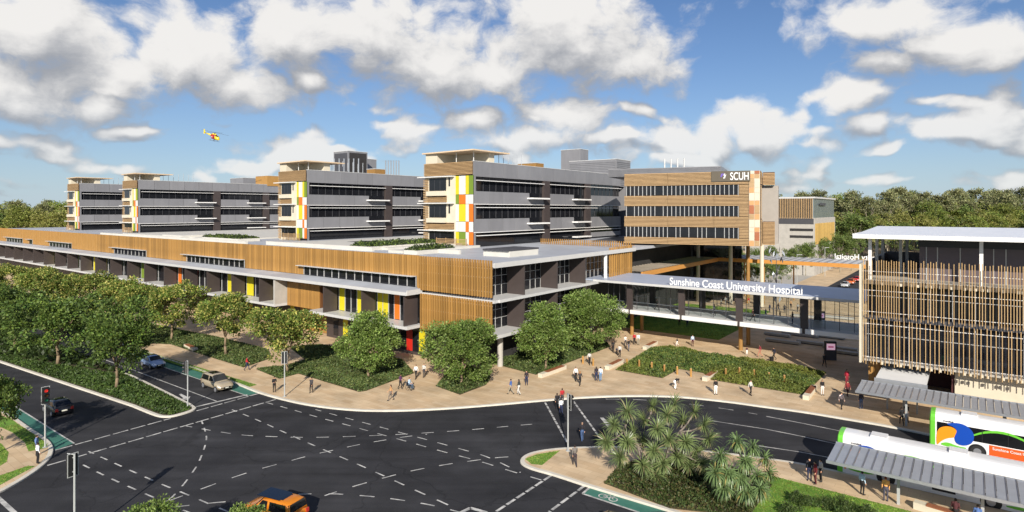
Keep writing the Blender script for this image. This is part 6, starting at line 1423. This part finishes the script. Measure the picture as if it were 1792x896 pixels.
# two seated passengers and the wheelchair user
bq, be = G(1600, 888, PZ), G(1700, 918, PZ); bd = (be - bq).normalized()
for dist, top, bot, lab in ((2.35, MR, BK, 'person in dark maroon sitting on the bus stop bench'), (3.55, (76, 106, 160), (60, 60, 76), 'person in a blue shirt sitting on the bus stop bench')):
    person(bq + bd * dist + Vector((0, 0, .075)), 'sit', math.atan2(bd.y, bd.x) + R(90), top, bot, lab)
wp = G(716, 682, PZ)
person(wp + Vector((0, 0, .10)), 'sit', R(-25), (170, 190, 206), (70, 90, 110), 'person in a pale blue top seated in the wheelchair')
wc = empty('wheelchair', wp, R(-25) - R(90), 'black wheelchair being pushed across the plaza', 'wheelchair')
for s in (-1, 1):
    tw = MB(); n = 20
    for k in range(n):
        t0, t1 = 2 * math.pi * k / n, 2 * math.pi * (k + 1) / n; tw.tube((s * .31, .0 + .3 * math.cos(t0), .31 + .3 * math.sin(t0)), (s * .31, .3 * math.cos(t1), .31 + .3 * math.sin(t1)), .018, n=5)
    for k in range(6): tw.tube((s * .31, 0, .31), (s * .31, .3 * math.cos(k * 1.047), .31 + .3 * math.sin(k * 1.047)), .006, n=4)
    tw.build('wheel', RUBBER, wc); MB().tube((s * .26, .45, .09), (s * .29, .45, .09), .09, .09, 10).build('castor', RUBBER, wc)
    MB().tube((s * .26, -.2, .5), (s * .26, -.24, 1.0), .015, n=6).tube((s * .26, -.24, 1.0), (s * .26, -.36, 1.0), .018, n=6).tube((s * .26, -.2, .5), (s * .26, .35, .5), .015, n=6).tube((s * .26, .35, .5), (s * .26, .48, .12), .015, n=6).build('frame', STEEL, wc)
MB().box(-.25, .25, -.2, .3, .46, .50).build('seat', BLACK, wc); MB().box(-.25, .25, -.25, -.21, .5, .92).build('backrest', BLACK, wc)
# on the bridge, on the lawn and in the court behind
BR = [(6.9 + 1.6, 31, 'walk', UA, BK, BK, 'person in black walking inside the walkway bridge above the first span'), (17.6, 31.5, 'stride', UB, (90, 96, 100), BK, 'person in grey inside the walkway bridge over the lawn'), (23.6, 30, 'walk', UA, (70, 40, 36), BK, 'person in brown inside the walkway bridge beside the middle pier'), (28.6, 31.5, 'stand', UB, BK, NV, 'person in black inside the walkway bridge near the last pier')]
for a_, w_, pose, f, tp, bt, lab in BR: person(W(a_, w_, 4.954), pose, f, tp, bt, lab)
LW_ = [(1189, 570, NV, BK, 'person in navy standing on the lawn under the walkway'), (1203, 572, BL, NV, 'person in bright blue standing on the shaded lawn'), (1212, 565, BK, DG, 'person in black standing on the shaded lawn'), (1239, 567, (60, 80, 120), BK, 'person in slate blue standing alone on the shaded lawn')]
for px, py, tp, bt, lab in LW_: person(G(px, py, PZ + .01), 'stand', R(90), tp, bt, lab)
CT = [(1117, 525, LG_, KH), (1132, 523, BL, DG), (1146, 518, (200, 150, 120), TN), (1227, 523, (180, 90, 90), BK), (1240, 524, WH, DG), (1262, 537, GY, BK), (1270, 533, LG_, GY), (1287, 535, (70, 50, 50), BK), (1310, 534, RD, KH), (1362, 545, BK, DG), (1373, 548, DG, BK), (1396, 546, GY, BK), (1330, 541, (120, 60, 60), BK), (1347, 547, NV, DG), (1384, 540, TN, BK), (1340, 556, (40, 60, 110), NV), (1365, 560, BK, BK), (1180, 521, WH, NV), (1205, 519, (150, 170, 190), DG)]
CTL = ['pale grey', 'blue', 'peach', 'dusty rose', 'white', 'mid grey', 'light grey', 'dark brown', 'red', 'black', 'charcoal', 'dove grey', 'brick red', 'navy', 'tan', 'royal blue', 'plain black', 'snow white', 'powder blue']
for i, (px, py, tp, bt) in enumerate(CT): person(G(px, py, PZ + .008), ('walk', 'stand', 'stride')[i % 3], R(-90 + 50 * i), tp, bt, 'person in a %s top in the sunny court seen through the walkway' % CTL[i])
# things carried
sp_ = G(1350.5, 632.5, PZ); sc3 = empty('suitcase', sp_, R(20), 'black wheeled suitcase pulled by the person in a dark suit', 'suitcase'); MB().box(-.22, .22, -.14, .14, .06, .66).build('case', BLACK, sc3); MB().tube((-.1, .1, .66), (-.1, .16, 1.0), .012, n=5).tube((.1, .1, .66), (.1, .16, 1.0), .012, n=5).tube((-.1, .16, 1.0), (.1, .16, 1.0), .016, n=5).build('handle', STEEL, sc3)
for s in (-.16, .16): MB().tube((s - .02, .1, .05), (s + .02, .1, .05), .05, n=8).build('wheel', RUBBER, sc3)
